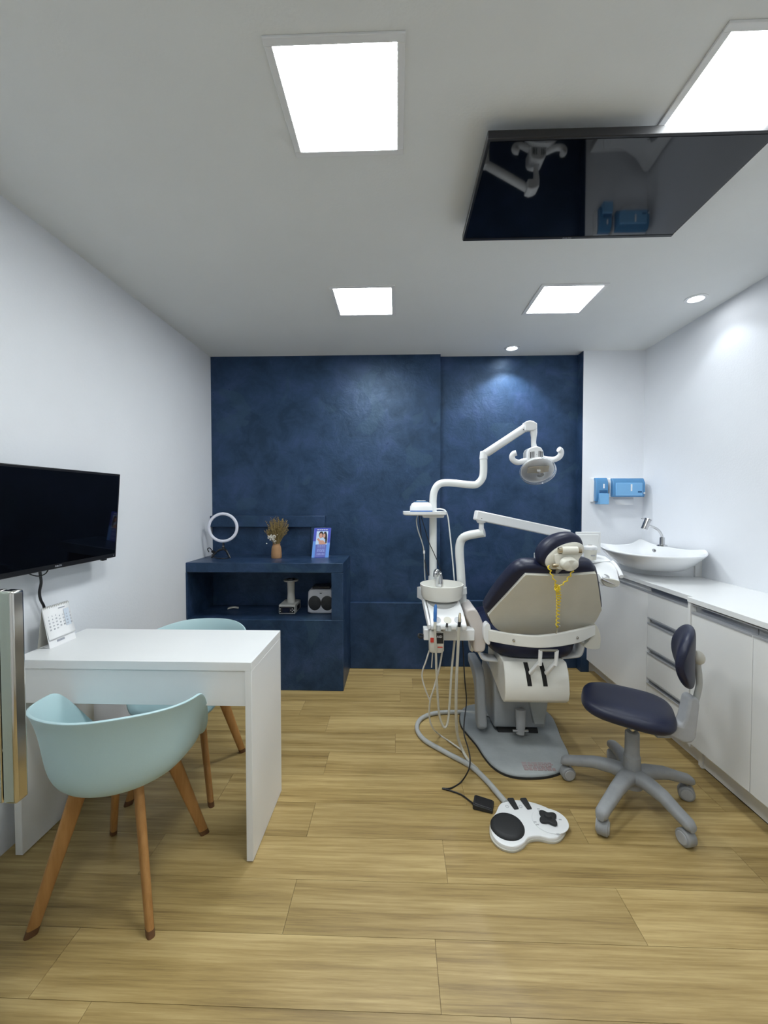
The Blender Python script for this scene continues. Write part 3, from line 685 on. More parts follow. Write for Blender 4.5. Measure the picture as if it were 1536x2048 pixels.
# drawer unit
du = thing('drawer_cabinet', 'white cabinet of four drawers with metal grip profiles', 'cabinet', (1.8, 2.4, 0))
build(MB().box(FX + 0.030, XR - 0.025, YD + 0.018, YS - 0.001, 0.10, TOPZ), 'carcass', 'cabinet_white', du, smooth=False)
build(MB().box(FX - 0.008, XR - 0.025, YD, YD + 0.017, 0.105, TOPZ).box(1.60, XR - 0.025, YD, YD + 0.017, 0.004, 0.105), 'end_panel', 'cabinet_white', du, bev=0.001)
edges = [TOPZ, 0.685, 0.498, 0.308, 0.105]
gap = [0.036, 0.034, 0.034, 0.034]
for k in range(4):
    top = edges[k] - gap[k]
    dw = build(MB().box(FX, FX + 0.02, YD + 0.019, YS - 0.0015, edges[k + 1] + (0.002 if k < 3 else 0), top), 'drawer', 'cabinet_white', du, bev=0.001)
    build(gola(FX, YD + 0.019, YS - 0.0015, top, edges[k], dw), 'handle_profile', 'profile_lip', dw, smooth=False)
build(MB().box(1.62, 1.635, YD + 0.018, YS, 0.004, 0.10), 'plinth', 'cabinet_white', du, bev=0.001)
# near section (doors)
nu = thing('door_cabinet', 'white cabinet with tall plain doors along the wall, behind the stool', 'cabinet', (1.76, 1.4, 0))
build(MB().box(NX + 0.030, XR - 0.025, YE, YD - 0.018, 0.13, TOPZ), 'carcass', 'cabinet_white', nu, smooth=False)
build(MB().box(NX - 0.006, XR - 0.025, YD - 0.017, YD - 0.0005, 0.142, TOPZ).box(1.595, XR - 0.025, YD - 0.017, YD - 0.0005, 0.004, 0.142), 'end_panel', 'cabinet_white', nu, bev=0.001)
ys = [YD - 0.019, 1.802, 1.41, 1.02, YE]
for q in range(4):
    b_, a_ = ys[q], ys[q + 1]
    dr = build(MB().box(NX, NX + 0.02, a_ + 0.002, b_ - 0.0015, 0.142, TOPZ - 0.050), 'door', 'cabinet_white', nu, bev=0.001)
    build(gola(NX, a_ + 0.004, b_ - 0.0015, TOPZ - 0.050, TOPZ - 0.006, dr), 'handle_profile', 'profile_lip', dr, smooth=False)
build(MB().box(1.605, 1.622, YE, YD - 0.018, 0.008, 0.13), 'plinth', 'cabinet_white', nu, bev=0.001)
build(MB().box(1.61, 1.62, YE, YD - 0.018, 0.0, 0.010), 'shadow_gap', 'dark_gap', nu, smooth=False)

# ---------------------------------------------------------------- basin
bs_ = thing('basin', 'white ceramic corner basin with swept pointed rim on the worktop', 'sink', (1.78, 2.95, WZ))
RZ = 1.087
outl = blob([(1.525, 3.16), (1.66, 3.215), (1.82, 3.30), (1.965, 3.39), (1.985, 3.20), (1.978, 2.98), (1.975, 2.80), (1.975, 2.70), (1.90, 2.60), (1.75, 2.53), (1.60, 2.53), (1.50, 2.60), (1.455, 2.74), (1.465, 2.94)] if False else
            [V((x, y, 0)) for x, y in ((1.522, 3.165), (1.66, 3.20), (1.82, 3.29), (1.968, 3.395), (1.985, 3.20), (1.975, 2.98), (1.985, 2.80), (1.985, 2.70), (1.90, 2.58), (1.76, 2.51), (1.60, 2.53), (1.50, 2.62), (1.458, 2.76), (1.465, 2.96))], 6)
cen = V((1.735, 2.90, 0))
def rim_z(p):
    # corners sweep up, the long sides dip a little
    d = 0.0
    for c, r, h in (((1.522, 3.165), 0.22, 0.022), ((1.985, 2.72), 0.25, 0.022), ((1.968, 3.395), 0.2, 0.03)):
        q = (V((p[0], p[1], 0)) - V((*c, 0))).length; d += h * max(0, 1 - q / r) ** 2
    return RZ - 0.02 + d
def ringb(sc, dz, flat=None, sh=(0, 0)):
    out_ = []
    for p in outl:
        q = cen + (p - cen) * sc
        out_.append((q.x + sh[0], q.y + sh[1], (rim_z(p) + dz) if flat is None else flat))
    return out_
bb = MB()
bb.loft([ringb(0.50, 0, 0.935, (0.05, 0.06)), ringb(0.62, 0, 0.944, (0.04, 0.05)), ringb(0.77, 0, 0.982, (0.018, 0.022)), ringb(0.89, -0.045), ringb(0.96, -0.018), ringb(1.0, -0.006), ringb(0.995, 0.003), ringb(0.965, 0.004), ringb(0.93, -0.006), ringb(0.80, -0.045), ringb(0.60, 0, 1.0, (0.0, 0.0)), ringb(0.3, 0, 0.992, (0, 0)), ringb(0.05, 0, 0.990)], True, True)
build(bb, 'bowl', 'ceramic', bs_, sub=1, ang=80)
fb = blob([V((x, y, 0)) for x, y in ((1.66, 3.18), (1.63, 3.05), (1.66, 2.90), (1.76, 2.80), (1.93, 2.78), (1.985, 2.80), (1.985, 3.2), (1.9, 3.26), (1.75, 3.24))], 4)
build(MB().loft([[(p.x, p.y, WZ) for p in fb], [(p.x, p.y, 0.985) for p in fb]], True, True), 'foot', 'ceramic', bs_)
build(MB().box(1.955, XR, 2.76, 2.84, WZ, 1.02), 'wall_block', 'cabinet_white', bs_, bev=0.002)
build(MB().lathe([(0.0005, -0.006), (0.007, -0.006), (0.009, 0.001), (0.012, 0.002), (0.013, 0.0)], (1.75, 2.86, 1.067), 20, (1, 0, 0), (0, 0.3, 0.95), (0, -0.95, 0.3)), 'overflow_ring', 'chrome', bs_)
build(MB().lathe([(0.0005, 0.003), (0.02, 0.003), (0.024, 0.0)], (1.735, 2.9, 0.993), 20), 'drain', 'chrome', bs_)
fa = thing('faucet', 'chrome curved faucet with cylinder head standing on the basin', 'faucet', (1.828, 2.9, 1.094))
f0 = V((1.828, 2.9, 1.094))
build(MB().lathe([(0.0005, 0.012), (0.02, 0.012), (0.030, 0.008), (0.034, 0.0)], f0, 28), 'base_plate', 'chrome', fa)
build(MB().cyl(f0 + V((0, 0, 0.005)), f0 + V((0, 0, 0.06)), 0.016, 0.015, n=20), 'body', 'chrome', fa)
hd = V((1.699, 2.87, 1.244))
build(MB().tube(catmull([f0 + V((0, 0, 0.045)), V((1.828, 2.9, 1.153)), V((1.813, 2.895, 1.184)), V((1.789, 2.89, 1.209)), V((1.752, 2.88, 1.226)), hd], 8), 0.0085, 14), 'spout', 'chrome', fa)
hdir = (V((1.715, 2.87, 1.275)) - V((1.69, 2.87, 1.213))).normalized()
hb = build(MB().cyl(hd - hdir * 0.036, hd + hdir * 0.036, 0.021, 0.021, n=28), 'head', 'chrome', fa, bev=0.002)
build(MB().cyl(hd + hdir * 0.036, hd + hdir * 0.041, 0.0225, n=28), 'cap', 'chrome', hb)
build(MB().cyl(hd + hdir * 0.039, hd + hdir * 0.039 + V((-0.045, 0, 0.004)), 0.003, n=10), 'lever', 'chrome', hb)

# ---------------------------------------------------------------- dental chair
dc = thing('dental_chair', 'navy padded dental chair seen from behind on a grey floor base', 'dental chair', (0.72, 2.4, 0))
bp_ = [(0.444, 2.756, 0.02), (0.406, 2.664, 0.02), (0.395, 2.549, 0.02), (0.421, 2.444, 0.02), (0.452, 2.343, 0.02), (0.471, 2.241, 0.02), (0.498, 2.155, 0.02), (0.543, 2.096, 0.02), (0.608, 2.068, 0.02), (0.7, 2.067, 0.02), (0.786, 2.085, 0.02), (0.863, 2.126, 0.02), (0.921, 2.193, 0.02), (0.949, 2.273, 0.02), (0.964, 2.408, 0.02), (0.989, 2.549, 0.02), (1, 2.663, 0.02), (0.97, 2.759, 0.02), (0.839, 2.809, 0.02), (0.639, 2.824, 0.02), (0.516, 2.806, 0.02)]
bp_ = blob(bp_, 4)
cb_ = sum(bp_, V()) / len(bp_)
def sc_(p, s, z): q = cb_ + (V(p) - cb_) * s; return (q.x, q.y, z)
build(MB().loft([[sc_(p, 1.0, 0.0) for p in bp_], [sc_(p, 1.0, 0.010) for p in bp_]], True, True), 'base_edge', 'black_rubber', dc)
build(MB().loft([[sc_(p, 0.985, 0.009) for p in bp_], [sc_(p, 0.985, 0.017) for p in bp_], [sc_(p, 0.965, 0.022) for p in bp_], [sc_(p, 0.7, 0.026) for p in bp_], [sc_(p, 0.3, 0.028) for p in bp_]], True, True), 'base_plate', 'base_grey', dc, ang=60)
wp = MB()
rn = random.Random(9)
for r_ in range(6):
    xw = 0.655
    while xw < 0.80:
        w_ = rn.uniform(0.012, 0.03); e_ = min(xw + w_, 0.815)
        yv = 2.105 + r_ * 0.011
        wp.box(xw, e_, yv, yv + 0.006, 0.0225, 0.0262); xw = e_ + 0.005
build(wp, 'warning_print', 'warning_print', dc, smooth=False)
# pedestal
build(MB().prism([(0.575, y, z) for y, z in ((2.42, 0.11), (2.44, 0.06), (2.80, 0.03), (2.84, 0.10), (2.78, 0.38), (2.44, 0.38))], (0.30, 0, 0)), 'pedestal', 'mid_grey', dc, bev=0.012, seg=3)
build(MB().prism([(0.60, y, z) for y, z in ((2.44, 0.026), (2.78, 0.026), (2.76, 0.09), (2.50, 0.09))], (0.24, 0, 0)), 'pedestal_foot', 'dark_gap', dc, bev=0.005)
sp = [(2.40, 0.075), (2.43, 0.05), (2.50, 0.06), (2.54, 0.26), (2.62, 0.31), (2.76, 0.33), (2.78, 0.385), (2.60, 0.395), (2.52, 0.385), (2.475, 0.345), (2.445, 0.25)]
build(MB().prism([(0.475, y, z) for y, z in sp], (0.055, 0, 0)), 'side_arm', 'mid_grey', dc, bev=0.014, seg=3)
build(MB().tube([(0.72, 2.40, 0.19), (0.715, 2.38, 0.10), (0.71, 2.37, 0.06)], [0.03, 0.026, 0.022], 16), 'lift_joint', 'stool_grey_light', dc)
build(MB().cyl((0.665, 2.368, 0.082), (0.755, 2.368, 0.082), 0.008, n=14), 'joint_pin', 'chrome', dc)
build(MB().prism([(x, 2.40, z) for x, z in ((0.77, 0.24), (0.88, 0.24), (0.86, 0.10), (0.80, 0.10))], (0, 0.10, 0)), 'lift_gusset', 'base_grey', dc, bev=0.006)
# mechanism housing
mp_ = [(2.225, 0.540), (2.195, 0.50), (2.178, 0.44), (2.172, 0.39), (2.185, 0.345), (2.215, 0.322), (2.26, 0.318), (2.56, 0.375), (2.60, 0.42), (2.60, 0.545)]
house = build(MB().prism([(0.573, y, z) for y, z in mp_], (0.337, 0, 0)), 'mechanism_housing', 'bowl_white', dc, bev=0.006, seg=2, ang=25)
for x_ in (0.690, 0.772):
    sl = [(2.2225, 0.537), (2.195, 0.50), (2.178, 0.44), (2.1765, 0.428)]
    build(MB().loft([[(x_ - 0.0115 + 0.10 * (0.537 - z), y - 0.0012, z), (x_ + 0.0115 + 0.10 * (0.537 - z), y - 0.0012, z), (x_ + 0.0115 + 0.10 * (0.537 - z), y + 0.02, z), (x_ - 0.0115 + 0.10 * (0.537 - z), y + 0.02, z)] for y, z in sl], True, True), 'slot', 'dark_gap', house, smooth=False)
    xk = x_ + 0.045
    build(MB().tube([(xk, 2.12, 0.640), (xk, 2.128, 0.56)], [0.010, 0.010], 12), 'link_upper', 'unit_white', dc)
    build(MB().bar((xk, 2.130, 0.575), (x_ + 0.008, 2.170, 0.498), 0.017, 0.020, (0, 1, 0.3)), 'link_lower', 'unit_white', dc, bev=0.004)
build(MB().cyl((0.730, 2.118, 0.640), (0.822, 2.118, 0.640), 0.006, n=12), 'link_pin', 'grey_metal', dc)
# seat cushion and frame
def rsq(cx, cy, hx, hy, z, n=36, e=4.0):
    return [(cx + hx * math.copysign(abs(math.cos(h)) ** (2 / e), math.cos(h)), cy + hy * math.copysign(abs(math.sin(h)) ** (2 / e), math.sin(h)), z) for h in [2 * PI * j / n for j in range(n)]]
build(MB().loft([rsq(0.765, 2.60, 0.18, 0.30, 0.522), rsq(0.765, 2.60, 0.235, 0.345, 0.545), rsq(0.765, 2.60, 0.252, 0.36, 0.585), rsq(0.765, 2.60, 0.245, 0.355, 0.625), rsq(0.765, 2.60, 0.21, 0.32, 0.645)], True, True), 'seat_cushion', 'navy_vinyl', dc, sub=1, ang=80)
build(MB().loft([rsq(0.77, 3.08, 0.13, 0.17, 0.50), rsq(0.77, 3.08, 0.185, 0.215, 0.52), rsq(0.77, 3.08, 0.19, 0.22, 0.56), rsq(0.77, 3.08, 0.16, 0.19, 0.585)], True, True), 'leg_rest', 'navy_vinyl', dc, sub=1, ang=80)
lf = catmull([(0.455, 2.3, 0.573), (0.466, 2.3, 0.54), (0.485, 2.31, 0.516), (0.54, 2.33, 0.5), (0.618, 2.36, 0.484)], 5)
build(MB().loft([[p, p + V((0, 0.10, 0))] for p in lf], False), 'seat_bracket', 'unit_white', dc, solid=0.010)
lf = catmull([(1.017, 2.26, 0.643), (1.015, 2.26, 0.605), (1.006, 2.27, 0.562), (0.983, 2.29, 0.543), (0.894, 2.33, 0.519)], 5)
build(MB().loft([[p, p + V((0, 0.10, 0))] for p in lf], False), 'seat_bracket', 'unit_white', dc, solid=0.012)
# backrest
BN = V((0, -0.829, -0.559))
cu = blob([(0.5969, 2.0324, 1.0675), (0.7205, 2.0264, 1.0764), (0.8381, 2.0205, 1.0852), (0.9359, 2.0202, 1.0857), (0.9732, 2.033, 1.0667), (1.0008, 2.0593, 1.0277), (1.079, 2.1741, 0.8574), (1.0845, 2.2001, 0.8189), (1.0675, 2.2611, 0.7284), (0.9821, 2.2924, 0.6819), (0.8105, 2.3083, 0.6584), (0.6149, 2.3002, 0.6704), (0.5237, 2.277, 0.7049), (0.4713, 2.2129, 0.7999), (0.4707, 2.1864, 0.8392), (0.5232, 2.1045, 0.9607)], 5)
cc = sum(cu, V()) / len(cu)
def cus(s, d): return [cc + (p - cc) * s - BN * d for p in cu]
bk = build(MB().loft([cus(0.93, 0.012), cus(0.985, 0.02), cus(1.0, 0.04), cus(0.995, 0.065), cus(0.95, 0.09), cus(0.7, 0.105)], True, True), 'backrest', 'navy_vinyl', dc, ang=70)
pn = blob([(0.6368, 2.0511, 1.0398), (0.646, 2.0492, 1.0426), (0.8032, 2.0524, 1.0379), (0.945, 2.0443, 1.0499), (0.9691, 2.0442, 1.05), (0.981, 2.0536, 1.036), (1.0658, 2.1785, 0.8509), (1.072, 2.1958, 0.8253), (1.0603, 2.2519, 0.742), (0.9935, 2.2876, 0.6892), (0.8087, 2.3034, 0.6656), (0.6135, 2.2954, 0.6776), (0.5389, 2.2721, 0.7121), (0.4951, 2.224, 0.7835), (0.4947, 2.2105, 0.8034), (0.5611, 2.1328, 0.9186), (0.6264, 2.0569, 1.0312)], 4)
build(MB().loft([[p - BN * 0.02 for p in pn], [p + BN * 0.004 for p in pn]], True, True), 'back_panel', 'cream_plastic', bk, bev=0.003, ang=40)
# bracket band
tp_ = [(0.483, 2.24, 0.716), (0.512, 2.215, 0.71), (0.611, 2.15, 0.711), (0.713, 2.125, 0.712), (0.826, 2.135, 0.72), (0.96, 2.18, 0.731), (1.068, 2.24, 0.737)]
bt_ = [(0.483, 2.24, 0.65), (0.513, 2.215, 0.648), (0.611, 2.15, 0.651), (0.714, 2.125, 0.65), (0.827, 2.135, 0.653), (0.96, 2.18, 0.662), (1.069, 2.24, 0.683)]
T_, B_ = catmull(tp_, 5), catmull(bt_, 5)
br = build(MB().loft([[t, t + V((0, 0.022, 0)), b + V((0, 0.022, 0)), b] for t, b in zip(T_, B_)], True, True), 'back_bracket', 'bowl_white', dc, bev=0.003, ang=30)
for q in ((0.607, 2.146, 0.681), (0.943, 2.17, 0.689)):
    build(MB().lathe([(0.0005, -0.005), (0.005, -0.004), (0.008, 0.002)], q, 14, (1, 0, 0), (0, 0, 1), (0, 1, 0)), 'bolt', 'steel', br)
lo_ = blob([(0.473, 2.23, 0.648), (0.467, 2.23, 0.703), (0.478, 2.23, 0.738), (0.494, 2.23, 0.744), (0.505, 2.23, 0.725), (0.508, 2.23, 0.676), (0.5, 2.23, 0.627)], 4)
build(MB().prism(lo_, (0, 0.05, 0)), 'bracket_cap', 'unit_white', dc, bev=0.004)
# armrests
al = blob([(0.382, 2.27, 0.8), (0.418, 2.27, 0.811), (0.442, 2.27, 0.798), (0.473, 2.27, 0.734), (0.487, 2.27, 0.673), (0.49, 2.27, 0.618), (0.479, 2.27, 0.576), (0.435, 2.27, 0.57), (0.422, 2.27, 0.589), (0.419, 2.27, 0.645), (0.405, 2.27, 0.712), (0.382, 2.27, 0.761)], 4)
build(MB().prism(al, (0, 0.24, 0)), 'armrest', 'pink_cream', dc, bev=0.010, seg=3, ang=30)
build(MB().lathe([(0.0005, -0.012), (0.05, -0.012), (0.058, 0.0), (0.05, 0.014), (0.0005, 0.014)], (0.438, 2.42, 0.58), 28, (0, 1, 0), (0, 0, 1), (1, 0, 0)), 'armrest_pivot', 'unit_white', dc)
ar = blob([(1.063, 2.24, 0.74), (1.079, 2.24, 0.727), (1.095, 2.24, 0.683), (1.096, 2.24, 0.629), (1.086, 2.24, 0.607), (1.035, 2.24, 0.607), (1.006, 2.24, 0.625), (1.029, 2.24, 0.645), (1.055, 2.24, 0.689)], 4)
build(MB().prism(ar, (0, 0.24, 0)), 'armrest', 'cream_plastic', dc, bev=0.010, seg=3, ang=30)
# headrest
HC = V((0.799, 2.02, 1.158)); ha, hb2 = math.radians(-27), 0
hx = V((math.cos(ha), 0, -math.sin(ha))); hz_ = V((math.sin(ha), -0.25, math.cos(ha))).normalized(); hn = hx.cross(hz_).normalized()
if hn.y > 0: hn = -hn
def hring(c, a_, b_, d, n=40): return [V(c) + hx * (a_ * math.cos(2 * PI * j / n)) + hz_ * (b_ * math.sin(2 * PI * j / n)) + hn * d for j in range(n)]
hr = build(MB().loft([hring(HC, 0.096, 0.058, 0.004), hring(HC, 0.108, 0.070, 0.0), hring(HC, 0.117, 0.079, -0.022), hring(HC, 0.117, 0.079, -0.05), hring(HC, 0.106, 0.069, -0.078), hring(HC, 0.07, 0.045, -0.092)], True, True), 'headrest', 'navy_vinyl', dc, ang=70)
PC = HC + V((0.809, 2.02, 1.141)) - V((0.799, 2.02, 1.158))
build(MB().loft([hring(PC, 0.100, 0.056, -0.004), hring(PC, 0.100, 0.056, 0.008), hring(PC, 0.093, 0.050, 0.013), hring(PC, 0.04, 0.02, 0.015)], True, True), 'headrest_plate', 'cream_plastic', hr, ang=40)
def HP(px_, off):   # point on the plate, pixel-free offsets in plate axes
    return PC + hx * px_[0] + hz_ * px_[1] + hn * off
wx = V((1, 0, 0.0))
k0 = V((0.82, 1.985, 1.17))
build(MB().cyl(k0 - wx * 0.052, k0 + wx * 0.054, 0.0135, n=20), 'hinge_pin', 'brass_steel', hr)
build(MB().cyl(k0 - wx * 0.036, k0 + wx * 0.036, 0.019, n=24), 'hinge_barrel', 'cream_plastic', hr)
arm_ = [(0.764, 1.985, 1.153), (0.87, 1.985, 1.153), (0.865, 1.985, 1.124), (0.856, 1.985, 1.084), (0.772, 1.985, 1.079), (0.757, 1.985, 1.105), (0.752, 1.985, 1.134)]
build(MB().prism(blob(arm_, 4), (0, 0.04, 0)), 'hinge_arm', 'cream_plastic', hr, bev=0.006)
kn = V((0.814, 1.98, 1.108)); kd = V((0.12, -1, -0.25)).normalized(); ku = V((1, 0.12, 0)).normalized()
build(MB().lathe([(0.0005, 0.024), (0.034, 0.024), (0.040, 0.018), (0.042, 0.0), (0.042, -0.01)], kn, 32, ku, kd.cross(ku), kd, sx=1.0, sy=0.78), 'knob', 'cream_plastic', hr, ang=50)
build(MB().cyl((0.743, 1.99, 1.097), (0.769, 1.99, 1.099), 0.009, n=14), 'knob_stem', 'brass_steel', hr)
build(MB().bar((0.798, 2.04, 1.079), (0.825, 2.12, 1.003), 0.05, 0.012, (0, 1, 0)), 'headrest_stem', 'steel', hr)

# yellow bib chain hanging from the headrest
bc = thing('bib_chain', 'yellow coiled bib cord hanging from the headrest with metal clip', 'cord', (0.824, 2.13, 0.761))
def coil(path, r, turns, wire):
    pts = catmull(path, 12); n = len(pts); out_ = []
    K = int(turns * 9)
    for i in range(K + 1):
        s = i / K * (n - 1); a = int(s); p = pts[a].lerp(pts[min(a + 1, n - 1)], s - a)
        h = 2 * PI * turns * i / K
        out_.append(p + V((math.cos(h) * r, math.sin(h) * r * 0.6, math.sin(h) * r * 0.35)))
    return MB().tube(out_, wire, 6)
KN = V((0.775, 2.01, 0.985))
build(coil([(0.72, 1.985, 1.098), (0.734, 1.985, 1.064), (0.751, 1.99, 1.032), KN], 0.005, 4, 0.0028), 'cord_loop', 'yellow_coil', bc)
build(coil([(0.838, 1.97, 1.093), (0.826, 1.98, 1.056), (0.803, 1.99, 1.016), KN], 0.005, 5, 0.0028), 'cord_loop', 'yellow_coil', bc)
km = MB(); rn = random.Random(2)
kp = [KN + V((rn.uniform(-0.014, 0.014), rn.uniform(-0.010, 0.010), rn.uniform(-0.016, 0.016))) for _ in range(16)]
build(km.tube(catmull(kp, 5), 0.003, 6), 'knot', 'yellow_coil', bc)
build(coil([KN, (0.79, 2.04, 0.932), (0.81, 2.09, 0.857), (0.829, 2.145, 0.756)], 0.008, 13, 0.0030), 'hanging_coil', 'yellow_coil', bc)
build(coil([KN, (0.802, 2.04, 0.944), (0.811, 2.075, 0.886)], 0.004, 6, 0.002), 'hanging_coil', 'yellow_coil', bc)
build(MB().bar((0.829, 2.145, 0.759), (0.805, 2.1, 0.734), 0.008, 0.006), 'clip', 'steel', bc, bev=0.001)
build(MB().bar((0.83, 2.14, 0.755), (0.834, 2.125, 0.765), 0.006, 0.005), 'clip', 'steel', bc, bev=0.001)

# ---------------------------------------------------------------- dental unit beside the chair
un_ = thing('dental_unit', 'white dental unit with spittoon bowl, poles and suction hoses', 'dental unit', (0.26, 2.38, 0))
UY = 2.40
build(MB().tube(catmull([(0.224, 2.53, 0.782), (0.221, 2.53, 0.933), (0.22, 2.53, 1.351), (0.22, 2.53, 1.412), (0.226, 2.53, 1.461), (0.247, 2.53, 1.5), (0.28, 2.53, 1.515), (0.338, 2.53, 1.515), (0.459, 2.53, 1.503), (0.495, 2.53, 1.515), (0.519, 2.53, 1.548), (0.525, 2.53, 1.594), (0.524, 2.53, 1.672)], 6), 0.0225, 18), 'lamp_pole', 'pole_white', un_, ang=60)
build(MB().cyl((0.221, 2.53, 0.921), (0.221, 2.53, 0.945), 0.030, 0.028, n=22), 'pole_collar', 'pole_white', un_)
# small shelf on the pole
tz = (0.156, 2.4, 1.336)
build(MB().loft([rsq(0.1640, 2.49, 0.120, 0.085, 1.3210, 40, 5), rsq(0.1640, 2.49, 0.129, 0.092, 1.3270, 40, 5), rsq(0.1640, 2.49, 0.129, 0.092, 1.3430, 40, 5), rsq(0.1640, 2.49, 0.122, 0.086, 1.3430, 40, 5), rsq(0.1640, 2.49, 0.120, 0.084, 1.3370, 40, 5)], True, True), 'pole_shelf', 'unit_white', un_, ang=40)
build(MB().box(0.1540, 0.2790, 2.45, 2.55, 1.3060, 1.3230), 'shelf_support', 'unit_white', un_, bev=0.006)
# second post and delivery arm root
build(MB().tube(catmull([(0.397, 2.46, 0.629), (0.39, 2.46, 0.8), (0.378, 2.46, 0.995), (0.371, 2.46, 1.099), (0.374, 2.46, 1.15), (0.387, 2.45, 1.184), (0.416, 2.43, 1.203), (0.459, 2.41, 1.214), (0.503, 2.39, 1.224)], 6), 0.0255, 18), 'arm_post', 'pole_white', un_, ang=60)
build(MB().cyl((0.384, 2.46, 0.851), (0.381, 2.46, 0.893), 0.033, 0.033, n=22), 'post_collar', 'pole_white', un_, bev=0.003)
# spittoon bowl
bw = V((0.2555, 2.36, 0.845))
bo = build(MB().lathe([(0.0005, 0.0), (0.09, 0.0), (0.108, 0.006), (0.116, 0.022), (0.1215, 0.066), (0.1235, 0.088), (0.1195, 0.089), (0.112, 0.06), (0.10, 0.035), (0.06, 0.022), (0.0005, 0.018)], bw, 48), 'spittoon_bowl', 'bowl_white', un_, ang=50)
build(MB().tube(catmull([(0.259, 2.46, 0.91), (0.254, 2.47, 0.963), (0.247, 2.46, 0.985), (0.236, 2.44, 0.995), (0.226, 2.42, 0.983), (0.226, 2.42, 0.963)], 6), [0.017] * 10 + [0.0135] * 21, 16), 'rinse_spout', 'chrome', un_)
build(MB().cyl((0.251, 2.47, 0.896), (0.251, 2.47, 0.957), 0.019, 0.017, n=18), 'spout_base', 'unit_white', un_)
# body under the bowl and sloping console
build(MB().lathe([(0.075, 0.0), (0.098, -0.01), (0.095, -0.06), (0.088, -0.12)], bw, 40, cap=True), 'bowl_base', 'hose_grey', un_)
cp = [(2.145, 0.731), (2.142, 0.752), (2.150, 0.762), (2.245, 0.797), (2.255, 0.806), (2.315, 0.838), (2.42, 0.845), (2.44, 0.72)]
cs = MB().loft([[(0.165 + (0.012 if y < 2.3 else 0), y, z) for y, z in cp], [(0.352 + (0.012 if y < 2.3 else 0), y, z) for y, z in cp]], True, True)
co = build(cs, 'console', 'unit_white', un_, bev=0.007, seg=3, ang=30)
for k, xx in enumerate((0.212, 0.268, 0.324)):
    c0 = V((xx, 2.182, 0.7735))
    n_ = V((0, -0.346, 0.938)); t_ = V((0, 0.938, 0.346))
    build(MB().prism([c0 + V((1, 0, 0)) * (0.021 * math.cos(h)) + t_ * (0.028 * math.sin(h)) for h in [2 * PI * q / 24 for q in range(24)]], n_ * 0.0016), 'holder_recess', 'hose_cream' if k == 1 else 'switch_ink', co, smooth=False)
    build(MB().tube([(xx, 2.152, 0.754), (xx, 2.144, 0.727)], [0.016, 0.017], 16, True), 'holder_notch', 'hose_grey', co)
build(MB().prism([V((0.2655, 2.283, 0.8215)) + V((1, 0, 0)) * (0.026 * math.cos(h)) + V((0, 0.88, 0.47)) * (0.012 * math.sin(h)) for h in [2 * PI * q / 24 for q in range(24)]], V((0, -0.47, 0.88)) * 0.0012), 'badge', 'switch_ink', co, smooth=False)
build(MB().prism([(0.12, 2.47, 0.89), (0.135, 2.47, 0.893), (0.143, 2.4, 0.872), (0.155, 2.28, 0.815), (0.166, 2.17, 0.751), (0.164, 2.17, 0.729), (0.156, 2.25, 0.76), (0.143, 2.4, 0.828), (0.12, 2.47, 0.826)], (0.012, 0, 0)), 'console_fin', 'unit_white', un_, bev=0.002)
build(MB().box(0.145, 0.42, 2.23, 2.30, 0.648, 0.708), 'support_bar', 'unit_white', un_, bev=0.004)
build(MB().box(0.20, 0.34, 2.25, 2.46, 0.700, 0.80), 'support_neck', 'unit_white', un_, bev=0.006)
build(MB().tube(catmull([(0.151, 2.25, 0.666), (0.126, 2.25, 0.676), (0.117, 2.24, 0.671), (0.125, 2.24, 0.66), (0.148, 2.25, 0.66)], 5), 0.006, 8), 'bar_hook', 'black_rubber', un_)
# handpieces
hpz = build(MB().tube([(0.196, 2.12, 0.782), (0.198, 2.135, 0.827), (0.201, 2.15, 0.855), (0.203, 2.155, 0.864)], [0.0085, 0.0092, 0.0082, 0.004], 14), 'suction_handpiece', 'blue_grip', un_, ang=50)
build(MB().tube([(0.194, 2.11, 0.748), (0.196, 2.12, 0.782)], [0.0075, 0.0085], 12), 'sleeve', 'hose_cream', hpz)
h2 = build(MB().tube([(0.319, 2.12, 0.757), (0.322, 2.125, 0.781)], 0.0085, 12), 'air_syringe', 'black_plastic', un_)
build(MB().tube([(0.322, 2.125, 0.781), (0.325, 2.135, 0.81), (0.327, 2.14, 0.824)], [0.0085, 0.0075, 0.005], 12), 'nozzle', 'brass_steel', h2)
build(MB().cyl((0.255, 2.12, 0.756), (0.259, 2.13, 0.771), 0.006, n=12), 'empty_holder_valve', 'black_plastic', un_)
# filter bottle
fbm = thing('filter_bottle', 'clear bottle with a black and red label under the unit console', 'bottle', (0.208, 2.19, 0.605))
bx = V((0.209, 2.19, 0.605)); bw_ = 0.040; bh_ = 0.118
build(MB().loft([rsq(bx.x, bx.y, bw_ * 0.85, 0.028, bx.z), rsq(bx.x, bx.y, bw_, 0.032, bx.z + 0.008), rsq(bx.x, bx.y, bw_, 0.032, bx.z + bh_ - 0.01), rsq(bx.x, bx.y, bw_ * 0.8, 0.026, bx.z + bh_)], True, True), 'bottle_body', 'hose_clear', fbm, ang=50)
lb = build(MB().box(bx.x - 0.010, bx.x + 0.034, bx.y - 0.0345, bx.y - 0.0315, bx.z + 0.052, bx.z + 0.108), 'label_band', 'black_plastic', fbm, smooth=False)
put_text('AID', 0.017, (bx.x + 0.014, bx.y - 0.0352, bx.z + 0.088), (1, 0, 0), (0, 0, 1), 'label_text', 'paper', lb)
build(MB().box(bx.x - 0.010, bx.x + 0.034, bx.y - 0.034, bx.y - 0.031, bx.z + 0.030, bx.z + 0.052), 'label_lower', 'hose_cream', fbm, smooth=False)
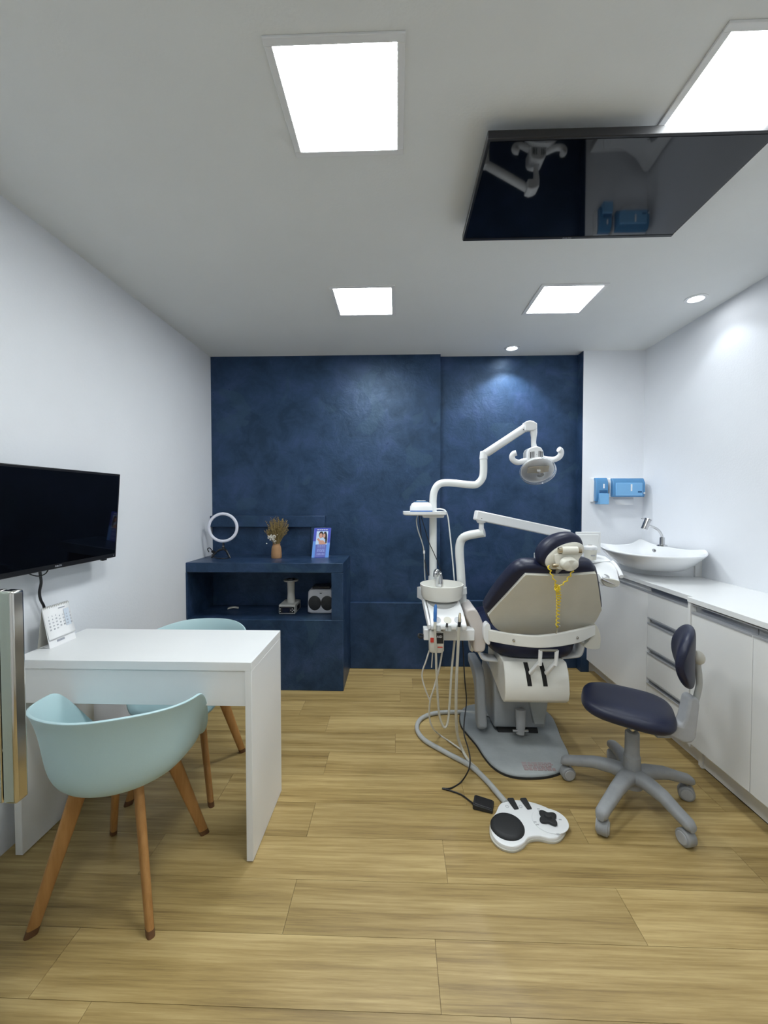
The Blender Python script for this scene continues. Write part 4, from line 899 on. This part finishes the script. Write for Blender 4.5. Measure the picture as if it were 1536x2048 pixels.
build(MB().box(bx.x + 0.004, bx.x + 0.030, bx.y - 0.035, bx.y - 0.032, bx.z + 0.030, bx.z + 0.036), 'label_stripe', 'red_label', fbm, smooth=False)
build(MB().box(bx.x - 0.034, bx.x - 0.016, bx.y - 0.035, bx.y - 0.031, bx.z + 0.058, bx.z + 0.082), 'label_side', 'red_label', fbm, smooth=False)
# hoses
def hose(name, pts, r, mat, n=10):
    return build(MB().tube(catmull(pts, 8), r, n), name, mat, un_, ang=60)
hose('suction_hose', [(0.194, 2.11, 0.754), (0.199, 2.12, 0.675), (0.207, 2.15, 0.506), (0.218, 2.18, 0.34), (0.231, 2.2, 0.238), (0.257, 2.21, 0.181), (0.279, 2.22, 0.233), (0.297, 2.24, 0.469), (0.312, 2.25, 0.618), (0.32, 2.25, 0.684)], 0.0062, 'hose_cream')
hose('syringe_hose', [(0.319, 2.12, 0.762), (0.317, 2.14, 0.63), (0.313, 2.16, 0.466), (0.317, 2.2, 0.269), (0.331, 2.24, 0.124), (0.36, 2.25, 0.035), (0.385, 2.19, 0.012), (0.42, 2.12, 0.012)], 0.0078, 'hose_cream')
hose('drain_hose', [(0.173, 2.19, 0.61), (0.155, 2.19, 0.551), (0.134, 2.2, 0.476), (0.148, 2.2, 0.405), (0.179, 2.22, 0.32)], 0.0042, 'hose_clear', 8)
hose('drain_hose', [(0.246, 2.2, 0.634), (0.23, 2.2, 0.526), (0.2, 2.21, 0.399), (0.179, 2.22, 0.32), (0.179, 2.25, 0.21), (0.201, 2.28, 0.135), (0.256, 2.435, 0.01), (0.319, 2.351, 0.01), (0.368, 2.281, 0.01)], 0.0048, 'hose_clear', 8)
hose('drain_hose', [(0.193, 2.2, 0.634), (0.188, 2.2, 0.553), (0.186, 2.21, 0.508)], 0.0035, 'hose_clear', 8)
# small cables on the pole shelf
cw_ = thing('white_device_cable', 'thin white cable draped from the pole shelf down to the unit', 'cable', (0.342, 2.48, 0.943))
build(MB().tube(catmull([(0.23, 2.45, 1.358), (0.26, 2.45, 1.358), (0.289, 2.47, 1.346), (0.304, 2.475, 1.304), (0.314, 2.48, 1.232), (0.333, 2.48, 1.055), (0.346, 2.485, 0.915)], 8), 0.0042, 8), 'cord', 'pole_white', cw_)
cg_ = thing('grey_device_cable', 'thin grey cable with a small connector hanging under the pole shelf', 'cable', (0.168, 2.48, 0.942))
build(MB().tube(catmull([(0.122, 2.47, 1.319), (0.116, 2.47, 1.286), (0.125, 2.47, 1.232), (0.15, 2.475, 1.157), (0.162, 2.475, 1.097), (0.165, 2.48, 0.991), (0.169, 2.485, 0.929)], 8), 0.0036, 8), 'cord', 'hose_grey', cg_)
build(MB().cyl((0.162, 2.475, 1.109), (0.162, 2.475, 1.091), 0.006, n=10), 'connector', 'unit_white', cg_)
ck_ = thing('black_device_cables', 'pair of thin black cables hanging under the pole shelf', 'cable', (0.182, 2.5, 0.957))
build(MB().tube(catmull([(0.134, 2.475, 1.319), (0.141, 2.48, 1.232), (0.159, 2.485, 1.096), (0.181, 2.45, 0.966)], 6), 0.0028, 8), 'cord', 'black_plastic', ck_)
build(MB().tube(catmull([(0.143, 2.475, 1.319), (0.166, 2.5, 1.245), (0.19, 2.45, 1.16), (0.248, 2.5, 1.033), (0.278, 2.5, 0.933)], 6), 0.0024, 8), 'cord', 'black_plastic', ck_)
# device on the shelf
du_ = thing('scaler_device', 'small white and blue rounded device on the pole shelf', 'device', (0.145, 2.475, 1.3375))
dc0 = V((0.144, 2.46, 1.346)); dz = 1.3375
build(MB().loft([rsq(dc0.x, 2.475, 0.066, 0.052, dz), rsq(dc0.x, 2.475, 0.067, 0.053, dz + 0.012)], True, True), 'blue_base', 'blue_trim', du_)
build(MB().loft([rsq(dc0.x, 2.475, 0.067, 0.053, dz + 0.012), rsq(dc0.x, 2.475, 0.066, 0.052, dz + 0.034), rsq(dc0.x, 2.477, 0.055, 0.044, dz + 0.054), rsq(dc0.x, 2.48, 0.042, 0.034, dz + 0.060)], True, True), 'body', 'unit_white', du_, ang=50)
build(MB().lathe([(0.028, 0.058), (0.041, 0.060), (0.041, 0.064), (0.034, 0.068)], (dc0.x, 2.48, dz), 32, sy=0.8), 'blue_ring', 'dispenser_dark', du_)
build(MB().lathe([(0.0005, 0.070), (0.025, 0.070), (0.033, 0.066), (0.034, 0.060)], (dc0.x, 2.48, dz), 32, sy=0.8), 'dial', 'unit_white', du_)

# ---------------------------------------------------------------- operating lamp
LY = 2.42
ol = thing('operating_lamp', 'white jointed operating lamp with clear oval head over the chair', 'lamp', (0.524, 2.53, 1.684))
build(MB().cyl((0.524, 2.53, 1.657), (0.526, 2.53, 1.706), 0.0245, 0.022, n=22), 'elbow_joint', 'unit_white', ol, bev=0.003)
e0, e1 = V((0.524, 2.53, 1.687)), V((0.778, 2.51, 1.854))
build(MB().tube([e0, e0.lerp(e1, 0.03), e0.lerp(e1, 0.97), e1], [0.018, 0.022, 0.022, 0.018], 18), 'lamp_arm', 'unit_white', ol, ang=50)
dn = (e1 - e0).normalized(); pdn = V((dn.z, 0, -dn.x))
build(MB().bar(e0.lerp(e1, 0.06) + pdn * 0.019, e0.lerp(e1, 0.97) + pdn * 0.017, 0.016, 0.012, (0, 1, 0)), 'arm_cover', 'hose_cream', ol, bev=0.003)
build(MB().cyl((0.75, 2.487, 1.83), (0.749, 2.483, 1.829), 0.003, n=8), 'arm_screw', 'black_plastic', ol)
hk = [(0.756, 2.47, 1.873), (0.783, 2.47, 1.882), (0.806, 2.47, 1.876), (0.826, 2.47, 1.864), (0.827, 2.47, 1.832), (0.801, 2.47, 1.823), (0.76, 2.47, 1.821)]
build(MB().prism(hk, (0, 0.07, 0)), 'head_joint', 'unit_white', ol, bev=0.006, seg=3)
build(MB().tube(catmull([(0.813, 2.5, 1.84), (0.815, 2.5, 1.793), (0.814, 2.5, 1.751), (0.82, 2.5, 1.715)], 5), [0.0205] * 4 + [0.019, 0.0175, 0.016, 0.0155, 0.015, 0.0145, 0.0145, 0.015, 0.016, 0.016, 0.016, 0.016], 16), 'yoke', 'unit_white', ol, ang=60)
hh = [(0.767, 2.46, 1.646), (0.767, 2.46, 1.696), (0.775, 2.46, 1.714), (0.792, 2.46, 1.722), (0.824, 2.46, 1.728), (0.848, 2.46, 1.719), (0.859, 2.46, 1.699), (0.866, 2.46, 1.652)]
hs_ = build(MB().prism(hh, (0, 0.09, 0)), 'lamp_housing', 'unit_white', ol, bev=0.007, seg=3)
for q in ((0.784, 2.459, 1.675), (0.793, 2.459, 1.677), (0.803, 2.459, 1.678), (0.833, 2.459, 1.681), (0.842, 2.459, 1.68), (0.851, 2.459, 1.678)):
    build(MB().obox(q, (1, 0, 0), (0, 1, 0), (0, 0, 1), 0.0016, 0.003, 0.018), 'vent_slot', 'dark_gap', hs_, smooth=False)
build(MB().cyl((0.82, 2.46, 1.678), (0.819, 2.457, 1.678), 0.002, n=8), 'housing_screw', 'grey_metal', hs_)
build(MB().tube(catmull([(0.791, 2.49, 1.652), (0.753, 2.48, 1.642), (0.715, 2.47, 1.633), (0.685, 2.46, 1.644), (0.675, 2.455, 1.664), (0.682, 2.45, 1.681), (0.698, 2.445, 1.687)], 6), 0.0165, 14), 'grip_handle', 'unit_white', ol, ang=60)
build(MB().tube(catmull([(0.867, 2.49, 1.658), (0.899, 2.48, 1.651), (0.927, 2.47, 1.65), (0.95, 2.46, 1.663), (0.959, 2.455, 1.683), (0.954, 2.45, 1.7), (0.942, 2.445, 1.707)], 6), 0.0165, 14), 'grip_handle', 'unit_white', ol, ang=60)
lc = V((0.829, 2.47, 1.585)); la = math.radians(4)
lx = V((math.cos(la), 0.0, math.sin(la))); ln = V((0.0, -0.86, -0.51)).normalized(); lz = lx.cross(ln).normalized()
if lz.z < 0: lz = -lz
def lring(a_, b_, d, n=44): return [lc + lx * (a_ * math.cos(2 * PI * j / n)) + lz * (b_ * math.sin(2 * PI * j / n)) + ln * d for j in range(n)]
build(MB().loft([lring(0.040, 0.030, -0.052), lring(0.075, 0.056, -0.040), lring(0.094, 0.074, -0.015), lring(0.098, 0.079, 0.0)], True, True), 'reflector_shell', 'unit_white', ol, ang=60)
build(MB().loft([lring(0.1035, 0.0845, -0.004), lring(0.1055, 0.0865, 0.006), lring(0.103, 0.084, 0.024), lring(0.09, 0.072, 0.036), lring(0.05, 0.04, 0.042), lring(0.01, 0.008, 0.043)], True, False), 'clear_cover', 'clear_plastic', ol, solid=0.002, ang=60)
build(MB().loft([lring(0.094, 0.074, 0.0015), lring(0.085, 0.066, 0.004), lring(0.06, 0.045, 0.0025), lring(0.03, 0.02, 0.0022)], True, True), 'reflector', 'aluminium', ol, ang=60)
cR = lc + lz * 0.012 + ln * 0.008
build(MB().obox(cR, lx, lz, ln, 0.062, 0.020, 0.004), 'bulb_holder', 'lens_warm', ol, bev=0.003)
build(MB().cyl(cR - lx * 0.010 + ln * 0.008, cR + lx * 0.010 + ln * 0.008, 0.006, n=14), 'bulb', 'paper', ol)
build(MB().obox(lc - lz * 0.052 + ln * 0.037, lx, lz, ln, 0.009, 0.0015, 0.0008), 'brand_mark', 'print_grey', ol)

# ---------------------------------------------------------------- delivery arm with instrument tray
da = thing('instrument_arm', 'white swing arm carrying an instrument tray behind the headrest', 'instrument tray', (0.495, 2.39, 1.227))
j0 = V((0.485, 2.39, 1.233))
build(MB().cyl((0.485, 2.39, 1.227), (0.485, 2.39, 1.279), 0.0145, 0.0135, n=18), 'arm_pivot', 'unit_white', da)
build(MB().cyl((0.485, 2.39, 1.279), (0.485, 2.39, 1.293), 0.022, 0.030, n=20), 'pivot_cap', 'unit_white', da)
a0, a1 = V((0.477, 2.39, 1.319)), V((1.023, 2.5, 1.204))
build(MB().bar(a0 - (a1 - a0).normalized() * 0.03, a1, 0.05, 0.056), 'swing_arm', 'unit_white', da, bev=0.007, seg=3)
build(MB().cyl((0.482, 2.362, 1.306), (0.481, 2.358, 1.306), 0.0025, n=8), 'arm_screw', 'black_plastic', da)
build(MB().cyl((1.005, 2.5, 1.219), (1.007, 2.5, 1.096), 0.020, n=18), 'tray_post', 'unit_white', da)
# tray body
tb = [[V((1.047, 2.6, 1.037)), V((1.247, 2.62, 1.066)), V((1.305, 2.6, 1.057)), V((1.318, 2.56, 1.032)), V((1.301, 2.48, 0.99)), V((1.29, 2.42, 0.939)), V((1.165, 2.38, 0.955)), V((1.145, 2.38, 0.983)), V((0.911, 2.4, 0.978)), V((0.838, 2.42, 1.004))]]
tb.append([p - V((0, 0, 0.035)) for p in tb[0]])
build(MB().loft(tb, True, True), 'tray_body', 'unit_white', da, bev=0.006, seg=3, ang=30)
build(MB().prism([(1.087, 2.55, 1.05), (1.236, 2.61, 1.065), (1.291, 2.59, 1.055), (1.301, 2.55, 1.033), (1.189, 2.51, 1.032), (1.073, 2.48, 1.03)], (0, 0, 0.008)), 'tray_mat', 'worktop_white', da, bev=0.003)
build(MB().tube(catmull([(1.31, 2.55, 1.033), (1.316, 2.52, 1.016), (1.316, 2.48, 0.99), (1.304, 2.43, 0.966)], 5), 0.012, 12), 'tray_handle', 'unit_white', da, ang=60)
build(MB().prism(blob([(1.16, 2.37, 0.962), (1.169, 2.37, 0.939), (1.189, 2.37, 0.92), (1.22, 2.37, 0.914), (1.253, 2.37, 0.92), (1.264, 2.37, 0.948), (1.213, 2.37, 0.962)], 3), (0, 0.07, 0)), 'holder_lip', 'hose_cream', da, bev=0.004)
build(MB().lathe([(0.0005, -0.006), (0.017, -0.006), (0.019, 0.0035), (0.021, 0.004)], (1.19, 2.385, 0.971), 24, (1, 0, 0), (0, 0.85, 0.53), (0, -0.53, 0.85)), 'holder_recess', 'switch_ink', da)
build(MB().tube([(1.155, 2.36, 0.964), (1.189, 2.355, 0.948), (1.226, 2.35, 0.932)], [0.005, 0.0045, 0.002], 10), 'hand_instrument', 'chrome', da)
build(MB().box(1.098, 1.247, 2.56, 2.578, 1.085, 1.215), 'film_viewer', 'unit_white', da, bev=0.003)
build(MB().box(1.103, 1.232, 2.556, 2.562, 1.090, 1.200), 'viewer_panel', 'worktop_white', da, bev=0.002)
build(MB().prism([(0.811, 2.42, 1.097), (0.825, 2.42, 1.103), (0.834, 2.42, 1.056), (0.811, 2.42, 1.053)], (0, 0.05, 0)), 'tray_side_clip', 'unit_white', da, bev=0.002)
build(MB().tube(catmull([(0.817, 2.41, 1.029), (0.828, 2.41, 1.046), (0.851, 2.41, 1.026)], 5), 0.012, 10), 'tray_handle', 'unit_white', da, ang=60)
cn = thing('white_canister', 'small white lidded canister on the instrument tray', 'canister', (1.155, 2.5, 1.052))
c0 = V((1.155, 2.5, 1.053))
build(MB().lathe([(0.0005, 0), (0.030, 0), (0.033, 0.003), (0.036, 0.062), (0.0365, 0.066)], c0, 32, cap=True), 'pot', 'cream_plastic', cn, ang=50)
build(MB().lathe([(0.0365, 0.062), (0.0375, 0.066), (0.0375, 0.074), (0.034, 0.082), (0.020, 0.087), (0.0005, 0.087)], c0, 32), 'lid', 'unit_white', cn, ang=50)
build(MB().lathe([(0.0005, 0.090), (0.010, 0.090), (0.012, 0.086)], c0, 16), 'lid_opening', 'grey_metal', cn)
build(MB().box(c0.x - 0.012, c0.x + 0.012, c0.y - 0.0365, c0.y - 0.0335, c0.z + 0.026, c0.z + 0.033), 'label_mark', 'switch_ink', cn)

# ---------------------------------------------------------------- foot control and floor hose
fc = thing('foot_control', 'white foot control with round black pad and hose on the floor', 'foot pedal', (0.55, 1.75, 0))
fo = blob([(0.472, 1.871, 0.022), (0.535, 1.895, 0.022), (0.608, 1.888, 0.022), (0.671, 1.858, 0.022), (0.712, 1.815, 0.022), (0.723, 1.764, 0.022), (0.707, 1.72, 0.022), (0.668, 1.683, 0.022), (0.63, 1.674, 0.022), (0.585, 1.685, 0.022), (0.542, 1.676, 0.022), (0.505, 1.643, 0.022), (0.46, 1.625, 0.022), (0.415, 1.64, 0.022), (0.39, 1.682, 0.022), (0.393, 1.732, 0.022), (0.409, 1.777, 0.022), (0.436, 1.815, 0.022)], 5)
fcen = sum(fo, V()) / len(fo)
def fs_(s, z): return [(fcen.x + (p.x - fcen.x) * s, fcen.y + (p.y - fcen.y) * s, z) for p in fo]
build(MB().loft([fs_(0.99, 0.0), fs_(1.0, 0.003), fs_(1.0, 0.009), fs_(0.985, 0.0105)], True, True), 'lower_tray', 'hose_cream', fc, ang=50)
fbod = build(MB().loft([fs_(0.97, 0.010), fs_(0.975, 0.017), fs_(0.96, 0.023), fs_(0.92, 0.025)], True, True), 'housing', 'unit_white', fc, ang=50)
pc = V((0.467, 1.727, 0.028)); pdx = V((0.92, -0.38, 0)).normalized(); pdy = V((0.38, 0.92, 0))
def pring(a_, b_, z, n=40): return [(pc.x + pdx.x * a_ * math.cos(2 * PI * j / n) + pdy.x * b_ * math.sin(2 * PI * j / n), pc.y + pdx.y * a_ * math.cos(2 * PI * j / n) + pdy.y * b_ * math.sin(2 * PI * j / n), z) for j in range(n)]
build(MB().loft([pring(0.070, 0.073, 0.022), pring(0.070, 0.073, 0.028), pring(0.065, 0.068, 0.036), pring(0.05, 0.05, 0.0395), pring(0.02, 0.02, 0.041)], True, True), 'round_pad', 'black_rubber', fc, ang=60)
rd = build(MB().prism([V((0.66, 1.766, 0.025)) + V((0.075 * math.cos(h), 0.072 * math.sin(h), 0)) for h in [2 * PI * q / 36 for q in range(36)]], (0, 0, 0.003)), 'control_disc', 'unit_white', fc, bev=0.002)
jc = V((0.653, 1.771, 0.028))
pts_ = [jc + V((math.cos(h + 0.5) * (0.037 + 0.008 * math.cos(4 * h)), math.sin(h + 0.5) * (0.037 + 0.008 * math.cos(4 * h)), 0)) for h in [2 * PI * q / 48 for q in range(48)]]
jk = build(MB().prism(pts_, (0, 0, 0.013)), 'joystick_cross', 'black_rubber', fc, bev=0.004)
build(MB().lathe([(0.0005, 0.022), (0.012, 0.020), (0.016, 0.012)], jc, 20), 'joystick_cap', 'black_rubber', jk)
for q in ((0.527, 1.859, 0.025), (0.586, 1.861, 0.025)):
    q = V(q)
    build(MB().loft([[q + V((-0.020, 0.030, 0)), q + V((0.012, 0.032, 0)), q + V((0.020, -0.030, 0)), q + V((-0.004, -0.034, 0))], [q + V((-0.017, 0.027, 0.012)), q + V((0.010, 0.029, 0.012)), q + V((0.017, -0.027, 0.007)), q + V((-0.003, -0.030, 0.007))]], True, True), 'rocker_button', 'black_rubber', fc, bev=0.003)
for q in ((0.497, 1.845, 0.026), (0.558, 1.847, 0.026)):
    q = V(q); build(MB().lathe([(0.006, 0), (0.008, 0.0004), (0.008, 0.0)], q, 16), 'icon_ring', 'switch_ink', fc, smooth=False)
for q in ((0.632, 1.831, 0.028), (0.633, 1.819, 0.028), (0.592, 1.755, 0.028), (0.598, 1.741, 0.028), (0.705, 1.772, 0.028), (0.666, 1.693, 0.028)):
    q = V(q); build(MB().box(q.x - 0.006, q.x + 0.006, q.y - 0.003, q.y + 0.003, 0.0280, 0.0286), 'icon_mark', 'switch_ink', fc, smooth=False)
build(MB().tube(catmull([(0.606, 2.606, 0.05), (0.537, 2.655, 0.03), (0.415, 2.703, 0.013), (0.256, 2.685, 0.013), (0.157, 2.614, 0.013), (0.122, 2.502, 0.013), (0.157, 2.381, 0.013), (0.271, 2.259, 0.013), (0.384, 2.15, 0.013), (0.444, 2.039, 0.013), (0.485, 1.926, 0.015), (0.5, 1.874, 0.02)], 8), 0.0135, 14), 'floor_hose', 'hose_grey', fc, ang=60)

bpd = thing('black_pedal', 'small black wedge foot switch beside the white foot control', 'foot pedal', (0.392, 1.87, 0))
w0 = [V((0.344, 1.856, 0.002)), V((0.428, 1.829, 0.002)), V((0.449, 1.891, 0.002)), V((0.361, 1.901, 0.002))]
build(MB().loft([[(p.x, p.y, 0) for p in w0], [(w0[0].x, w0[0].y, 0.024), (w0[1].x, w0[1].y, 0.016), (w0[2].x, w0[2].y, 0.018), (w0[3].x, w0[3].y, 0.038)]], True, True), 'pedal_body', 'black_rubber', bpd, bev=0.004, seg=3)
build(MB().loft([[V((p.x, p.y, 0)) * 0.9 + (sum(w0, V()) / 4) * 0.1 + V((0, 0, z)) for p, z in zip(w0, (0.024, 0.017, 0.019, 0.036))], [V((p.x, p.y, 0)) * 0.86 + (sum(w0, V()) / 4) * 0.14 + V((0, 0, z)) for p, z in zip(w0, (0.028, 0.021, 0.023, 0.040))]], True, True), 'tread_plate', 'black_plastic', bpd, bev=0.002)
build(MB().tube(catmull([(0.366, 2.3, 0.632), (0.371, 2.28, 0.496), (0.374, 2.26, 0.406), (0.381, 2.25, 0.308), (0.362, 2.2, 0.229), (0.354, 2.16, 0.175), (0.364, 2.1, 0.139), (0.368, 2.06, 0.105), (0.354, 2.02, 0.075), (0.319, 2.031, 0.006), (0.263, 1.987, 0.005), (0.221, 1.983, 0.005), (0.249, 1.973, 0.005), (0.305, 1.944, 0.005), (0.34, 1.901, 0.006), (0.357, 1.868, 0.012)], 8), 0.0036, 8), 'pedal_cable', 'black_plastic', bpd, ang=60)

# ---------------------------------------------------------------- operator stool
SX, SY = 1.098, 1.935
st = thing('operator_stool', 'navy wheeled stool with grey five star base and small backrest', 'stool', (SX, SY, 0))
cast = [(0.861, 2.078), (0.867, 1.733), (1.18, 1.687), (1.362, 1.953), (1.157, 2.219)]
fcast = [(-1, 0), (-1, 0), (-0.9, -0.1), (1, 0.05), (-1, 0.1)]
for (cx, cy), fd in zip(cast, fcast):
    d = V((cx - SX, cy - SY, 0)); L_ = d.length; d.normalize(); d = d; w = V((-d.y, d.x, 0)); rs = []
    prof_ = [(0.02, 0.125, 0.040, 0.036), (0.08, 0.136, 0.033, 0.029), (0.16, 0.130, 0.029, 0.025), (L_ - 0.03, 0.106, 0.026, 0.023), (L_ + 0.014, 0.094, 0.025, 0.022), (L_ + 0.030, 0.088, 0.017, 0.015)]
    for r_, z_, hw, hh_ in prof_:
        c = V((SX, SY, z_)) + d * r_
        rs.append([c + w * (hw * math.copysign(abs(math.cos(h)) ** 0.75, math.cos(h))) + V((0, 0, 1)) * (hh_ * math.copysign(abs(math.sin(h)) ** 0.75, math.sin(h))) for h in [2 * PI * q / 16 for q in range(16)]])
    build(MB().loft(rs, True, True), 'base_leg', 'stool_grey', st, ang=60)
    a = V((d.y, -d.x, 0)) if fd[0] < 0 else V((-d.y, d.x, 0))
    a = (a + V((fd[0], fd[1], 0)) * 0.6).normalized()
    c0 = V((cx, cy, 0.034))
    wh = build(MB().cyl(c0 - a * 0.022, c0 + a * 0.022, 0.034, n=28), 'caster', 'stool_grey', st, bev=0.006, seg=3)
    build(MB().cyl(c0 - a * 0.026, c0 + a * 0.026, 0.025, n=24), 'hub_cap', 'stool_grey_light', wh, bev=0.002)
    build(MB().cyl(V((cx, cy, 0.05)), V((cx, cy, 0.09)), 0.008, n=12), 'stem', 'grey_metal', wh)
build(MB().lathe([(0.046, 0.075), (0.046, 0.11), (0.040, 0.13), (0.037, 0.17), (0.036, 0.215), (0.0325, 0.218), (0.031, 0.235), (0.030, 0.325), (0.026, 0.33)], (SX, SY, 0), 32, cap=True), 'column', 'stool_grey', st, ang=45)
build(MB().cyl((SX, SY, 0.32), (SX, SY, 0.40), 0.013, n=18), 'gas_lift', 'steel', st)
# seat: rounded saddle-like cushion, tilted a little towards the viewer
sc0 = V((1.072, 1.94, 0.425))
ca_, sa_ = math.cos(math.radians(-27)), math.sin(math.radians(-27))
def sring(a_, b_, z, n=48, e=3.3):
    out_ = []
    for j in range(n):
        h = 2 * PI * j / n
        x = a_ * math.copysign(abs(math.cos(h)) ** (2 / e), math.cos(h)); y = b_ * math.copysign(abs(math.sin(h)) ** (2 / e), math.sin(h))
        y *= 1.0 + 0.06 * x / 0.2
        out_.append(sc0 + V((x * ca_ - y * sa_, x * sa_ + y * ca_, z - 0.012 * x / 0.2)))
    return out_
build(MB().loft([sring(0.145, 0.135, -0.016), sring(0.175, 0.162, -0.006), sring(0.192, 0.178, 0.014), sring(0.190, 0.176, 0.036), sring(0.172, 0.158, 0.054), sring(0.12, 0.11, 0.061), sring(0.05, 0.045, 0.062)], True, True), 'seat', 'navy_vinyl', st, sub=1, ang=80)
build(MB().box(SX - 0.08, SX + 0.08, SY - 0.07, SY + 0.07, 0.385, 0.412), 'seat_plate', 'stool_grey', st, bev=0.006)
build(MB().box(SX + 0.02, SX + 0.08, SY - 0.15, SY - 0.07, 0.384, 0.400), 'tilt_lever', 'stool_grey', st, bev=0.004)
# back support
u0 = V((1.335, 1.90, 0.0))
hsng = [(1.211, 1.8, 0.438), (1.236, 1.8, 0.432), (1.249, 1.8, 0.458), (1.266, 1.8, 0.55), (1.285, 1.8, 0.559), (1.306, 1.8, 0.547), (1.309, 1.8, 0.52), (1.295, 1.8, 0.376), (1.278, 1.8, 0.356), (1.246, 1.8, 0.353), (1.193, 1.8, 0.378), (1.144, 1.8, 0.404)]
build(MB().prism(hsng, (0, 0.062, 0)), 'back_housing', 'stool_grey_light', st, bev=0.012, seg=3, ang=30)
build(MB().tube(catmull([(1.309, 1.83, 0.528), (1.322, 1.83, 0.594), (1.321, 1.83, 0.643), (1.314, 1.83, 0.696), (1.314, 1.83, 0.72)], 6), 0.0125, 14), 'back_rod', 'hose_grey', st, ang=60)
build(MB().ellipsoid((1.316, 1.83, 0.72), (0.024, 0, 0), (0, 0.03, 0), (0, 0, 0.03), 20, 12), 'back_joint', 'hose_cream', st)
# backrest pad: seen almost edge-on, wide along depth and dished
pad = []
pc_ = V((1.263, 1.838, 0.728)); pw = V((0.50, 0.866, 0)); pn_ = V((-0.866, 0.50, 0))
for i in range(15):
    s = i / 14; yv = -0.155 + 0.31 * s
    k = math.sqrt(max(0.0, 1 - (abs(yv) / 0.160) ** 2.6))
    hz2 = 0.012 + 0.118 * k; tk = 0.008 + 0.026 * k
    c = pc_ + pw * yv + pn_ * (1.3 * yv * yv - 0.004)
    pad.append([c + pn_ * (tk * math.copysign(abs(math.cos(h)) ** 0.8, math.cos(h))) + V((0, 0, 1)) * (hz2 * math.copysign(abs(math.sin(h)) ** 0.85, math.sin(h))) - pn_ * (0.018 * math.sin(h) ** 2) for h in [2 * PI * j / 20 for j in range(20)]])
build(MB().loft(pad, True, True), 'backrest', 'navy_vinyl', st, sub=1, ang=80)
